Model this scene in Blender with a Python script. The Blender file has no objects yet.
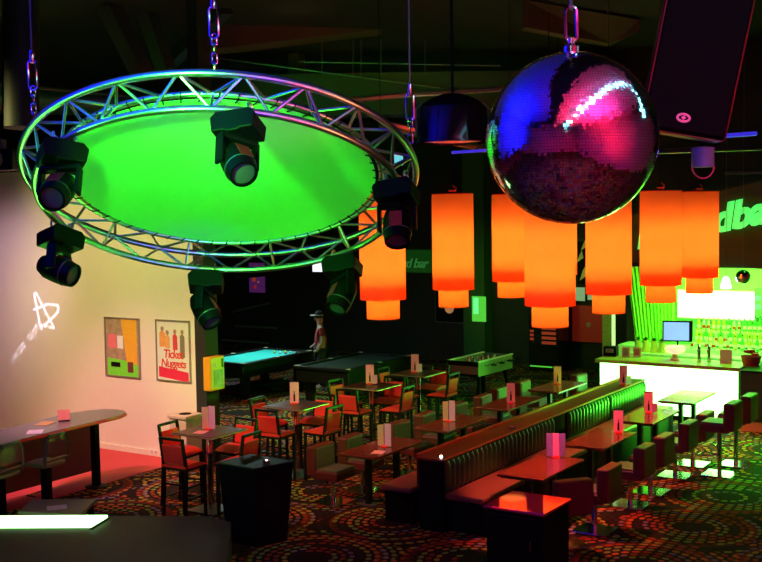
import bpy, bmesh, math, random
from mathutils import Vector, Matrix
random.seed(7)
PI = math.pi
sc = bpy.context.scene
C = sc.collection
sc.view_settings.view_transform = 'Standard'
sc.view_settings.look = 'None'
sc.view_settings.gamma = 1
sc.view_settings.exposure = 0
sc.view_settings.use_curve_mapping = False

# ------------------------------------------------------------------ camera
FPX, YAW, PITCH, ROLL, CAMZ = 1099.67, 0.577491, 0.064438, 0.0154525, 4.07
fw = Vector((-math.sin(YAW)*math.cos(PITCH), math.cos(YAW)*math.cos(PITCH), -math.sin(PITCH)))
rt0 = Vector((math.cos(YAW), math.sin(YAW), 0)); dn0 = fw.cross(rt0)
rt = rt0*math.cos(ROLL)+dn0*math.sin(ROLL); dn = -rt0*math.sin(ROLL)+dn0*math.cos(ROLL)
EYE = Vector((0, 0, CAMZ))
cam_d = bpy.data.cameras.new('camera'); cam = bpy.data.objects.new('camera', cam_d); C.objects.link(cam)
mw = Matrix((( rt.x, -dn.x, -fw.x, 0), (rt.y, -dn.y, -fw.y, 0), (rt.z, -dn.z, -fw.z, CAMZ), (0, 0, 0, 1)))
cam.matrix_world = mw
cam_d.sensor_width = 36; cam_d.lens = FPX/762*36; cam_d.clip_end = 200
sc.camera = cam

def ray(x, y): return rt*((x-381)/FPX)+dn*((y-281)/FPX)+fw
def at(x, y, X=None, Y=None, Z=None, d=None):
    r = ray(x, y)
    t = d if d is not None else (X/r.x if X is not None else Y/r.y if Y is not None else (Z-CAMZ)/r.z)
    return EYE+r*t
def pix(p):
    v = Vector(p)-EYE; z = v.dot(fw)
    return 381+FPX*v.dot(rt)/z, 281+FPX*v.dot(dn)/z

# ------------------------------------------------------------------ materials
def mat(name, col, rough=.5, metal=0., var=.12, scale=14., emit=None, es=0., trans=0., coat=0., spec=.5, sheen=0.):
    m = bpy.data.materials.new(name); m.use_nodes = True
    nt = m.node_tree; b = nt.nodes['Principled BSDF']
    tc = nt.nodes.new('ShaderNodeTexCoord'); no = nt.nodes.new('ShaderNodeTexNoise')
    no.inputs['Scale'].default_value = scale; no.inputs['Detail'].default_value = 4
    nt.links.new(tc.outputs['Object'], no.inputs['Vector'])
    mx = nt.nodes.new('ShaderNodeMixRGB')
    mx.inputs[1].default_value = (*[c*(1-var) for c in col], 1)
    mx.inputs[2].default_value = (*[min(1, c*(1+var)) for c in col], 1)
    nt.links.new(no.outputs['Fac'], mx.inputs[0]); nt.links.new(mx.outputs[0], b.inputs['Base Color'])
    b.inputs['Roughness'].default_value = rough; b.inputs['Metallic'].default_value = metal
    b.inputs['Coat Weight'].default_value = coat; b.inputs['Coat Roughness'].default_value = .06
    b.inputs['Specular IOR Level'].default_value = spec
    b.inputs['Sheen Weight'].default_value = sheen
    b.inputs['Transmission Weight'].default_value = trans
    if emit:
        b.inputs['Emission Color'].default_value = (*emit, 1); b.inputs['Emission Strength'].default_value = es
    return m

def fabric_through(name, col, mixf=.25):
    """a thin cloth that light shines through"""
    m = bpy.data.materials.new(name); m.use_nodes = True; nt = m.node_tree
    nt.nodes.clear()
    out = nt.nodes.new('ShaderNodeOutputMaterial')
    tr = nt.nodes.new('ShaderNodeBsdfTranslucent'); df = nt.nodes.new('ShaderNodeBsdfDiffuse'); mx = nt.nodes.new('ShaderNodeMixShader')
    tc = nt.nodes.new('ShaderNodeTexCoord'); wv = nt.nodes.new('ShaderNodeTexNoise'); wv.inputs['Scale'].default_value = 60
    cm = nt.nodes.new('ShaderNodeMixRGB'); cm.inputs[1].default_value = (*[c*.93 for c in col], 1); cm.inputs[2].default_value = (*col, 1)
    nt.links.new(tc.outputs['Object'], wv.inputs['Vector']); nt.links.new(wv.outputs['Fac'], cm.inputs[0])
    nt.links.new(cm.outputs[0], tr.inputs[0]); nt.links.new(cm.outputs[0], df.inputs[0])
    mx.inputs[0].default_value = mixf
    nt.links.new(tr.outputs[0], mx.inputs[1]); nt.links.new(df.outputs[0], mx.inputs[2]); nt.links.new(mx.outputs[0], out.inputs[0])
    return m

def carpet_material():
    m = bpy.data.materials.new('patterned_carpet'); m.use_nodes = True; nt = m.node_tree
    b = nt.nodes['Principled BSDF']; b.inputs['Roughness'].default_value = .9; b.inputs['Specular IOR Level'].default_value = .15
    def mth(op, a, c=None):
        n = nt.nodes.new('ShaderNodeMath'); n.operation = op
        for i, v in enumerate((a, c)):
            if v is None: continue
            if isinstance(v, (int, float)): n.inputs[i].default_value = v
            else: nt.links.new(v, n.inputs[i])
        return n.outputs[0]
    tc = nt.nodes.new('ShaderNodeTexCoord'); sx = nt.nodes.new('ShaderNodeSeparateXYZ'); nt.links.new(tc.outputs['Object'], sx.inputs[0])
    S = 1.7
    xs = mth('DIVIDE', sx.outputs[0], S); cxi = mth('FLOOR', xs)
    ys = mth('ADD', mth('DIVIDE', sx.outputs[1], S), mth('MULTIPLY', cxi, .5)); cyi = mth('FLOOR', ys)
    lx = mth('MULTIPLY', mth('SUBTRACT', mth('SUBTRACT', xs, cxi), .5), S); ly = mth('MULTIPLY', mth('SUBTRACT', mth('SUBTRACT', ys, cyi), .5), S)
    r = mth('SQRT', mth('ADD', mth('MULTIPLY', lx, lx), mth('MULTIPLY', ly, ly)))
    th = mth('DIVIDE', mth('ADD', mth('ARCTAN2', ly, lx), PI), 2*PI)
    rk = mth('DIVIDE', r, .1); k = mth('FLOOR', rk); fr = mth('SUBTRACT', mth('SUBTRACT', rk, k), .5)
    ns = mth('ADD', mth('MULTIPLY', k, 4), 5); ta = mth('MULTIPLY', th, ns); ti = mth('FLOOR', ta); fa = mth('SUBTRACT', mth('SUBTRACT', ta, ti), .5)
    q1 = mth('DIVIDE', fr, .34); q2 = mth('DIVIDE', fa, .37)
    dot = mth('LESS_THAN', mth('ADD', mth('MULTIPLY', q1, q1), mth('MULTIPLY', q2, q2)), 1)
    cv = nt.nodes.new('ShaderNodeCombineXYZ'); nt.links.new(k, cv.inputs[0]); nt.links.new(mth('ADD', mth('MULTIPLY', cxi, 7.3), cyi), cv.inputs[1]); nt.links.new(mth('FLOOR', mth('MULTIPLY', ti, .34)), cv.inputs[2])
    wn = nt.nodes.new('ShaderNodeTexWhiteNoise'); wn.noise_dimensions = '3D'; nt.links.new(cv.outputs[0], wn.inputs['Vector'])
    rp = nt.nodes.new('ShaderNodeValToRGB'); rp.color_ramp.interpolation = 'CONSTANT'
    cols = [(0, (.3, .05, .01)), (.18, (.45, .15, .02)), (.32, (.34, .3, .03)), (.45, (.25, .03, .015)), (.57, (.18, .3, .04)), (.69, (.02, .014, .012)), (.84, (.16, .11, .16)), (.93, (.24, .22, .19))]
    e = rp.color_ramp.elements
    while len(e) < len(cols): e.new(.5)
    for el, (p, c) in zip(e, cols): el.position = p; el.color = (*c, 1)
    nt.links.new(wn.outputs['Value'], rp.inputs[0])
    # the middle of each rosette is plain, and single rings are left plain
    kv = nt.nodes.new('ShaderNodeCombineXYZ'); nt.links.new(k, kv.inputs[0]); nt.links.new(mth('ADD', mth('MULTIPLY', cxi, 3.1), cyi), kv.inputs[1])
    wk = nt.nodes.new('ShaderNodeTexWhiteNoise'); wk.noise_dimensions = '3D'; nt.links.new(kv.outputs[0], wk.inputs['Vector'])
    on = mth('MULTIPLY', mth('GREATER_THAN', k, 1.5), mth('GREATER_THAN', wk.outputs['Value'], .12))
    fac = mth('MULTIPLY', dot, on)
    wave = mth('LESS_THAN', mth('ABSOLUTE', mth('SUBTRACT', r, .77)), .045)
    bg = nt.nodes.new('ShaderNodeMixRGB'); bg.inputs[1].default_value = (.012, .006, .004, 1); bg.inputs[2].default_value = (.12, .02, .006, 1); nt.links.new(wave, bg.inputs[0])
    fin = nt.nodes.new('ShaderNodeMixRGB'); nt.links.new(fac, fin.inputs[0]); nt.links.new(bg.outputs[0], fin.inputs[1]); nt.links.new(rp.outputs[0], fin.inputs[2])
    nt.links.new(fin.outputs[0], b.inputs['Base Color'])
    return m

M = dict(
    carpet=carpet_material(),
    redfloor=mat('red_floor_covering', (.62, .05, .06), .7, var=.06, scale=30),
    plaster=mat('cream_plaster', (.8, .74, .6), .85, var=.03, scale=5),
    darkwall=mat('dark_painted_wall', (.016, .015, .013), .8, scale=3),
    barwall=mat('pale_bar_wall', (.3, .75, .35), .7, var=.05),
    olive=mat('brown_fascia_paint', (.035, .075, .005), .6, scale=3),
    ceiling=mat('black_ceiling', (.015, .015, .014), .9),
    ceilbrown=mat('brown_ceiling_panel', (.1, .06, .035), .8),
    beam=mat('dark_steel', (.05, .05, .045), .5, .4),
    pipe=mat('painted_pipe', (.12, .12, .12), .35, .6),
    chrome=mat('polished_chrome', (.75, .75, .75), .12, 1., var=.03),
    alu=mat('truss_aluminium', (.6, .6, .62), .3, 1., var=.05, scale=20),
    black=mat('black_plastic', (.003, .003, .003), .5, spec=.1),
    blackgloss=mat('black_gloss', (.01, .01, .01), .12),
    blackmatte=mat('black_matte', (.004, .004, .004), .8, spec=.15),
    leather=mat('dark_leather', (.11, .017, .012), .45, scale=40, spec=.5),
    tuft=mat('padded_green_vinyl', (.025, .075, .02), .38, scale=25),
    ledge=mat('red_brown_veneer', (.2, .045, .025), .45, scale=6),
    rail=mat('red_lacquered_edge', (.6, .035, .025), .3),
    seatred=mat('bench_vinyl', (.22, .07, .05), .4, scale=20),
    table=mat('polished_brown_tabletop', (.15, .026, .018), .25, var=.2, scale=5, coat=.3),
    darkedge=mat('dark_table_edge', (.03, .015, .01), .35),
    hightop=mat('high_table_veneer', (.085, .03, .022), .35, scale=5),
    red=mat('red_upholstery', (.78, .03, .025), .55, var=.06, scale=40),
    wood=mat('black_stained_wood', (.008, .006, .005), .4, spec=.3),
    tan=mat('pale_oak', (.62, .36, .13), .4, scale=8),
    counter=mat('grey_laminate', (.16, .15, .15), .3, scale=40),
    panel=mat('maroon_panel', (.14, .05, .05), .5),
    paper=mat('white_paper', (.85, .85, .85), .7, var=.02),
    violet=mat('violet_card', (.3, .22, .65), .5, var=.5, scale=50),
    pad=mat('pale_seat_pad', (.085, .1, .065), .5, var=.05),
    pink=mat('pink_card', (.95, .42, .5), .5, var=.08, scale=30),
    lilac=mat('lilac_card', (.75, .3, .7), .5, var=.15, scale=60),
    redgloss=mat('red_plastic', (.8, .03, .03), .25),
    mirror=mat('mirror_glass', (.86, .86, .88), .09, 1., var=.02),
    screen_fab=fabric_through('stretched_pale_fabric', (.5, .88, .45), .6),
    shade=fabric_through('orange_shade_fabric', (.95, .42, .15), .2),
    orangebox=mat('orange_paint', (.85, .36, .02), .4, var=.05),
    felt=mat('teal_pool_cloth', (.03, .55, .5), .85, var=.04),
    yellow=mat('yellow_plastic', (.75, .65, .1), .4),
    white=mat('white_lacquer', (.8, .8, .78), .3, var=.03),
    gold=mat('pale_metal_frame', (.45, .4, .3), .35, .6),
    skin=mat('skin', (.4, .22, .15), .5), cloth_dark=mat('dark_cloth', (.02, .02, .025), .8),
    shirt=mat('red_shirt', (.3, .015, .015), .75),
    glassgreen=mat('green_bottle_glass', (.12, .5, .1), .08, trans=.3), glassamber=mat('amber_bottle_glass', (.75, .4, .08), .08, trans=.3), glassclear=mat('clear_bottle_glass', (.85, .9, .8), .06, trans=.4),
    leaf=mat('dark_leaf', (.03, .12, .02), .5),
    cream=mat('cream_plastic', (.6, .52, .36), .45),
    lettergreen=mat('mint_lettering', (.2, .8, .32), .5, emit=(.05, .9, .14), es=1.),
    letterdim=mat('pale_green_lettering', (.3, .7, .3), .5, emit=(.1, .7, .15), es=.12),
    barglow=mat('backlit_bar_front', (.8, .9, .8), .4, emit=(.28, 1., .22), es=7.),
    strip=mat('green_ledge_glow', (.8, .9, .8), .4, emit=(.45, 1., .35), es=4.),
    lightbox=mat('white_lightbox', (.8, .8, .8), .4, emit=(.85, 1., .8), es=3.),
    tvscreen=mat('lit_screen', (.05, .05, .1), .2, emit=(.25, .45, 1.), es=1.3, var=.5, scale=6),
    tvwhite=mat('white_lit_screen', (.1, .1, .1), .2, emit=(.9, .95, 1.), es=1.2),
    greenpane=mat('green_lit_pane', (.1, .3, .1), .4, emit=(.12, .9, .06), es=.6),
    mintpane=mat('mint_lit_pane', (.1, .3, .1), .4, emit=(.15, 1., .3), es=1.),
    bulb=mat('lit_bulb', (.8, .8, 1), .3, emit=(.6, .7, 1.), es=6.),
    diffuser=mat('lit_lamp_diffuser', (.9, .6, .3), .5, emit=(1., .32, .05), es=1.2),
    ledred=mat('lit_red_display', (.2, .02, .01), .3, emit=(1., .12, .04), es=.2),
    ledblue=mat('lit_blue_display', (.02, .05, .1), .3, emit=(.08, .3, .7), es=.12),
    neonblue=mat('blue_neon', (.05, .05, .3), .3, emit=(.06, .04, 1.), es=.6),
    neoncyan=mat('cyan_neon', (.1, .3, .4), .3, emit=(.25, .85, 1.), es=5.),
    lens=mat('lamp_lens', (.1, .1, .12), .08, coat=.5),
    lensred=mat('red_fixture_sticker', (.3, .015, .015), .4),
    magenta=mat('pink_reflection_colour', (.85, .1, .3), .8),  # pink wash put into the unseen surfaces' colour for the ball
    bluebounce=mat('blue_reflection_colour', (.1, .1, .85), .8),  # blue wash put into the colour of the added surfaces
    plantpot=mat('yellow_pot', (.8, .5, .12), .6),
)

# ------------------------------------------------------------------ mesh builder
class MB:
    def __init__(s): s.v = []; s.f = []
    def add(s, vs, fs):
        o = len(s.v); s.v += [tuple(v) for v in vs]; s.f += [tuple(o+i for i in f) for f in fs]; return s
    def box(s, c, d, rz=0., mtx=None):
        x, y, z = (q/2 for q in d); vs = [Vector((a*x, b*y, e*z)) for e in (-1, 1) for b in (-1, 1) for a in (-1, 1)]
        m = mtx if mtx is not None else Matrix.Rotation(rz, 3, 'Z')
        return s.add([m @ v+Vector(c) for v in vs], [(0, 2, 3, 1), (4, 5, 7, 6), (0, 1, 5, 4), (2, 6, 7, 3), (0, 4, 6, 2), (1, 3, 7, 5)])
    def tube(s, pts, r, n=8, closed=False, caps=True):
        pts = [Vector(p) for p in pts]; N = len(pts); vs = []; ref = None
        for i, p in enumerate(pts):
            a = pts[(i-1) % N] if closed or i else p; b = pts[(i+1) % N] if closed or i < N-1 else p
            t = (b-a).normalized()
            if ref is None: ref = t.orthogonal().normalized()
            ref = (ref-t*ref.dot(t)).normalized(); w = t.cross(ref)
            ri = r[i] if isinstance(r, (list, tuple)) else r
            vs += [p+ri*(math.cos(2*PI*k/n)*ref+math.sin(2*PI*k/n)*w) for k in range(n)]
        fs = []
        for i in range(N if closed else N-1):
            j = (i+1) % N
            for k in range(n): fs.append((i*n+k, i*n+(k+1) % n, j*n+(k+1) % n, j*n+k))
        if not closed and caps: fs += [tuple(reversed(range(n))), tuple((N-1)*n+k for k in range(n))]
        return s.add(vs, fs)
    def bar(s, a, b, w):          # square bar between two points
        return s.tube([a, b], w*.7071, 4)
    def lathe(s, prof, n=32, c=(0, 0, 0), cap=True, mtx=None):
        vs = []; c = Vector(c)
        for r, z in prof: vs += [Vector((r*math.cos(2*PI*k/n), r*math.sin(2*PI*k/n), z)) for k in range(n)]
        if mtx is not None: vs = [mtx @ v for v in vs]
        fs = [(i*n+k, i*n+(k+1) % n, (i+1)*n+(k+1) % n, (i+1)*n+k) for i in range(len(prof)-1) for k in range(n)]
        if cap: fs += [tuple(reversed(range(n))), tuple((len(prof)-1)*n+k for k in range(n))]
        return s.add([v+c for v in vs], fs)
    def prism(s, poly, z0, z1, mtx=None):
        n = len(poly); vs = [Vector((x, y, z0)) for x, y in poly]+[Vector((x, y, z1)) for x, y in poly]
        if mtx is not None: vs = [mtx @ v for v in vs]
        return s.add(vs, [tuple(reversed(range(n))), tuple(range(n, 2*n))]+[(i, (i+1) % n, n+(i+1) % n, n+i) for i in range(n)])
    def sphere(s, c, r, n=16, sc_=(1, 1, 1)):
        pr = [(max(1e-4, r*math.sin(PI*i/(n//2)))*1., -r*math.cos(PI*i/(n//2))) for i in range(n//2+1)]
        k = len(s.v); s.lathe(pr, n, (0, 0, 0)); c = Vector(c)
        s.v[k:] = [tuple(Vector((v[0]*sc_[0], v[1]*sc_[1], v[2]*sc_[2]))+c) for v in s.v[k:]]; return s
    def build(s, name, m, parent=None, smooth=False, bevel=0., loc=None, solid=None):
        me = bpy.data.meshes.new(name); me.from_pydata(s.v, [], s.f); me.update()
        o = bpy.data.objects.new(name, me); C.objects.link(o); me.materials.append(M[m] if isinstance(m, str) else m)
        if smooth:
            for p in me.polygons: p.use_smooth = True
            try: me.set_sharp_from_angle(angle=math.radians(40))
            except Exception: pass
        if bevel:
            b = o.modifiers.new('bevel', 'BEVEL'); b.width = bevel; b.segments = 2; b.limit_method = 'ANGLE'
        if parent is not None: o.parent = parent
        if loc is not None: o.location = loc
        return o

def tag(o, label, cat, group=None):
    o['label'] = label; o['category'] = cat
    if group: o['group'] = group
    return o
def thing(name, label, cat, loc=(0, 0, 0), rz=0., group=None):
    o = bpy.data.objects.new(name, None); C.objects.link(o); o.location = loc; o.rotation_euler = (0, 0, rz); o.empty_display_size = .1
    return tag(o, label, cat, group)
def struct(o): o['kind'] = 'structure'; return o
def dup(root, loc, rz, label):
    r = root.copy(); C.objects.link(r); r.location = loc; r.rotation_euler = (0, 0, rz); r['label'] = label
    for ch in list(root.children):
        c = ch.copy(); C.objects.link(c); c.parent = r
        for g in list(ch.children):
            d = g.copy(); C.objects.link(d); d.parent = c
    return r
def text_mb(txt, size, extrude=.01, shear=0., offset=0., align='LEFT', spacing=1.):
    cu = bpy.data.curves.new('lettering', 'FONT'); cu.body = txt; cu.size = size; cu.extrude = extrude; cu.shear = shear; cu.offset = offset
    cu.align_x = align; cu.space_character = spacing; cu.resolution_u = 4
    o = bpy.data.objects.new('lettering', cu); C.objects.link(o); dg = bpy.context.evaluated_depsgraph_get()
    me = bpy.data.meshes.new_from_object(o.evaluated_get(dg)); b = MB()
    b.add([v.co.copy() for v in me.vertices], [tuple(p.vertices) for p in me.polygons])
    bpy.data.objects.remove(o); bpy.data.meshes.remove(me); bpy.data.curves.remove(cu)
    return b
def place(b, mtx): b.v = [tuple(mtx @ Vector(v)) for v in b.v]; return b
FACE_Y = Matrix.Rotation(PI/2, 4, 'X')          # xy lettering stood up to face -Y

# ------------------------------------------------------------------ room shell
struct(MB().box((-12, 10, -.05), (33, 33, .1)).build('floor', 'carpet'))
struct(MB().prism([(-26, -4), (-12.5, -4), (-12.5, 13.2), (-26, 13.2)], .001, .008).build('floor_red', 'redfloor'))
struct(MB().box((-12, 10, 7.55), (33, 33, .1)).build('ceiling', 'ceiling'))
struct(MB().box((-19.06, 13.35, 2.43), (14, .3, 4.86)).build('wall_cream', 'plaster'))
struct(MB().box((-11.97, 13.2, 3.75), (.22, .3, 7.5)).build('pillar_dark', 'darkwall'))
struct(MB().box((-18.3, 26, 3.75), (19.6, .3, 7.5)).build('wall_far', 'darkwall'))
struct(MB().box((-28.3, 10, 3.75), (.3, 33, 7.5)).build('wall_west', 'darkwall'))
struct(MB().box((-2.2, 23.4, 1.6), (12.6, .3, 3.2)).build('wall_bar', 'barwall'))
struct(MB().box((-2.2, 23.4, 5.35), (12.6, .3, 4.3)).build('wall_bar_upper', 'darkwall'))
struct(MB().box((-9.3, .2, 5.2), (.3, 11, 4.6)).build('wall_added_blue', 'bluebounce'))  # unseen wall added so the mirror ball reflects blue
struct(MB().box((.95, 3.6, 6.45), (6.2, 9, .1)).build('ceiling_added_pink', 'magenta'))  # low ceiling added out of view to turn the ball's facets pink
struct(MB().box((-7.6, 3.5, 7.33), (8.8, 11.2, .08)).build('ceiling_added_blue', 'bluebounce'))  # added out of view, gives the ball its blue upper side
struct(MB().box((-8.6, 24.6, 3.75), (.2, 2.6, 7.5)).build('wall_bar_return', 'darkwall'))
struct(MB().box((4.2, 10, 3.75), (.3, 33, 7.5)).build('wall_right', 'magenta'))
struct(MB().box((-12, -6.2, 3.75), (33, .3, 7.5)).build('wall_back', 'magenta'))
struct(MB().box((-19.1, 13.185, .05), (14, .03, .1)).build('baseboard_cream_wall', 'plaster'))

# overhead steel and pipes
def overhead(name, m, pts, r, n=12, label=None, cat=None):
    o = MB().tube(pts, r, n).build(name, m, smooth=True)
    return tag(o, label, cat) if label else struct(o)
overhead('trim_duct', 'pipe', [at(-40, 99, d=20), at(175, 104, d=21)], .26)
tag(MB().tube([at(-40, 81, d=19.6), at(175, 100, d=20.6)], .035, 8).build('ceiling_pipe', 'pipe', smooth=True), 'thin green lit pipe along the top of the dark duct', 'pipe')
overhead('trim_column', mat('dark_green_duct', (.012, .02, .01), .6), [at(21, 128, d=16.5), at(21, -22, d=16.5)], .27, 20)
a, b = at(108, 5, d=18), at(146, 80, d=18.4)
struct(MB().bar(a, b, .28).build('trim_brace', 'beam'))
a, b = at(141, -5, d=18.8), at(166, 70, d=19)
struct(MB().bar(a, b, .25).build('trim_brace', 'beam'))
struct(MB().bar(at(170, 62, d=20), at(226, 8, d=18.5), .22).build('trim_brace', 'beam'))
q = [at(205, 50, d=20), at(400, 27, d=21), at(400, 24, d=21), at(205, 20, d=20)]
e = Vector((-.4, .6, 0))
struct(MB().add(q+[p+e for p in q], [(0, 1, 2, 3), (7, 6, 5, 4), (0, 4, 5, 1), (1, 5, 6, 2), (2, 6, 7, 3), (3, 7, 4, 0)]).build('trim_soffit', 'ceilbrown'))
q = [at(525, 27, d=18), at(612, 44, d=20), at(640, 30, d=20), at(640, 20, d=20), at(525, 0, d=18)]
struct(MB().add(q+[p+e*.5 for p in q], [(0, 1, 2, 3, 4), (9, 8, 7, 6, 5), (0, 5, 6, 1), (1, 6, 7, 2), (2, 7, 8, 3), (3, 8, 9, 4), (4, 9, 5, 0)]).build('trim_soffit', 'ceilbrown'))
struct(MB().box(at(297, 72, d=24), (.26, .26, 1.3)).build('trim_column', 'ceilbrown'))
tag(MB().tube([at(345, 100.5, d=16), at(420, 93.5, d=16.2), at(520, 88, d=16.5)], .045, 8).build('ceiling_pipe', 'pipe', smooth=True), 'red lit pipe crossing behind the black drum and mirror ball', 'pipe')
tag(MB().tube([at(380, 124, d=15), at(500, 152, d=15.6)], .06, 8).build('ceiling_pipe', 'pipe', smooth=True), 'red lit pipe running just beneath the black drum', 'pipe')
tag(MB().tube([at(640, 152, d=14), at(790, 147, d=15.4)], .035, 8).build('ceiling_pipe', 'pipe', smooth=True), 'thin dark pipe running behind the small dome lamp', 'pipe')
tag(MB().tube([at(725, 173, d=15), at(790, 172, d=15)], .02, 8).build('ceiling_pipe', 'pipe', smooth=True), 'thin pale rod above the brown sign board', 'pipe')
tag(MB().tube([at(720, 136, d=14), at(756, 133.5, d=14.2)], .028, 8).build('ceiling_neon_tube', 'neonblue', smooth=True), 'short blue neon tube at the foot of the tilted loudspeaker', 'light')
tag(MB().tube([at(452, 152.5, d=14), at(492, 150, d=14.2)], .018, 8).build('ceiling_neon_tube', 'neonblue', smooth=True), 'short blue neon tube beneath the black drum', 'light')
for i, x in enumerate((322, 353, 361, 381, 425)):
    struct(MB().tube([at(x, 75, d=22), at(x, 40, d=22)], .015, 6).build('trim_hanger_rod', 'pipe'))
struct(MB().tube([at(300, 62, d=21), at(500, 66, d=21)], .012, 6).build('trim_cable', 'pipe'))
struct(MB().tube([at(216, 58, d=18), at(440, 88, d=18)], .012, 6).build('trim_cable', 'pipe'))
# a big ventilation box behind the ball
struct(MB().box(at(420, 95, d=24), (9, .8, .9), rz=YAW).build('trim_duct', 'beam'))

# left-edge lamp
sp = thing('ceiling_spotlight', 'small black box spotlight on the top of the cream wall', 'spotlight', at(3, 160, d=14.5))
MB().box((0, 0, 0), (.36, .4, .28), .6).build('housing', 'black', sp, bevel=.02)
MB().box((0, 0, .2), (.05, .2, .14), .6).build('bracket', 'pipe', sp)
MB().lathe([(.1, 0), (.1, .03)], 20, mtx=Matrix.Rotation(-PI/2, 3, 'X') @ Matrix.Rotation(0, 3, 'Z')).build('lens', 'lens', sp, loc=(.12, -.21, 0))
tag(MB().tube([at(3, 152, d=14.5)+Vector((0, 0, .1)), at(3, 60, d=14.5)], .012, 6).build('cable', 'black'), 'thin black cable holding the spotlight above the cream wall', 'cable')

# ------------------------------------------------------------------ circular truss
RC = Vector((-6.648, 7.603, 4.375)); RN = Vector((-.267, .396, 1)).normalized()
RU = RN.cross(Vector((0, 1, 0))).normalized(); RV = RN.cross(RU)
RT, RL, RI = (1.75, 0.), (1.609, -.229), (1.441, .005)
def ring(t, ro): return RC+RN*ro[1]+ro[0]*(math.cos(t)*RU+math.sin(t)*RV)
def theta(x, y, ro):
    return min((2*PI*i/720 for i in range(720)), key=lambda t: (pix(ring(t, ro))[0]-x)**2+(pix(ring(t, ro))[1]-y)**2)
tr = thing('circular_truss', 'tilted round aluminium truss carrying a green lit fabric disc', 'truss', RC)
def rel(p): return p-RC
for ro, rr in ((RT, .03), (RL, .03), (RI, .026)):
    MB().tube([rel(ring(2*PI*i/160, ro)) for i in range(160)], rr, 12, True).build('chord', 'alu', tr, smooth=True)
NB = 22
for i in range(NB):
    t0, t1, t2 = (2*PI*(i+q)/NB for q in (0, .5, 1))
    for A_, B_ in ((RL, RT), (RI, RT)):
        MB().tube([rel(ring(t0, A_)), rel(ring(t1, B_))], .013, 7).build('brace', 'alu', tr, smooth=True)
        MB().tube([rel(ring(t1, B_)), rel(ring(t2, A_))], .013, 7).build('brace', 'alu', tr, smooth=True)
    # ladder rungs of the lower face
for i in range(11):
    t0 = 2*PI*i/11
    MB().tube([rel(ring(t0, RL)), rel(ring(t0, RI))], .012, 7).build('rung', 'alu', tr, smooth=True)
n = 128; dc = RN*(-.012)
dv = [dc+1.385*(math.cos(2*PI*k/n)*RU+math.sin(2*PI*k/n)*RV) for k in range(n)]
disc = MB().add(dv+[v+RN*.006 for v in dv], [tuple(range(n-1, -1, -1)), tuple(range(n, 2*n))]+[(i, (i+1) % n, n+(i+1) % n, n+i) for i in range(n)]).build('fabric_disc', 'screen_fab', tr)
NL = 60
for i in range(NL):
    t = 2*PI*i/NL
    p0 = RC+dc+1.365*(math.cos(t)*RU+math.sin(t)*RV)
    MB().tube([rel(p0)-RN*.008, rel(ring(t+.012, (1.425, -.03))), rel(ring(t+.018, (1.475, .0)))], .006, 5).build('lace_loop', 'blackmatte', tr)

# hoist chains
def link_mb(b, c, ax, L, w, r, n=14):
    ax = ax.normalized()
    pts = []
    up = Vector((0, 0, 1))
    for k in range(n):
        a = 2*PI*k/n; x, z = w*math.cos(a), w*math.sin(a)+(L/2-w)*(1 if math.sin(a) > 0 else -1)
        pts.append(c+ax*x+up*z)
    b.tube(pts, r, 6, True)
def hoist(px, py, ro, label):
    foot = ring(theta(px, py, ro), ro)
    h = thing('hoist_chain', label, 'chain', foot+Vector((0, 0, .02)), 0, 'hoist chains of the round truss')
    b = MB(); b.tube([(0, 0, .5), (0, 0, 7.28-foot.z)], .008, 6); b.build('rod', 'pipe', h)
    s_ = MB(); link_mb(s_, Vector((0, 0, .36)), rt, .24, .035, .009); s_.build('shackle', 'chrome', h, smooth=True)
    s_ = MB()
    for k in range(4): link_mb(s_, Vector((0, 0, .02+.07*k)), rt if k % 2 else fw, .09, .02, .006)
    s_.build('chain_link', 'chrome', h, smooth=True)
    MB().lathe([(.02, .46), (.025, .5), (.02, .56)], 10).build('swivel', 'chrome', h, smooth=True)
hoist(33, 122, RT, 'hoist chain on the cream wall side of the round truss')
hoist(215, 72, RT, 'hoist chain with long shackle at the top edge of the round truss')
hoist(414, 150, RT, 'hoist chain beside the black drum on the round truss')

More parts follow.
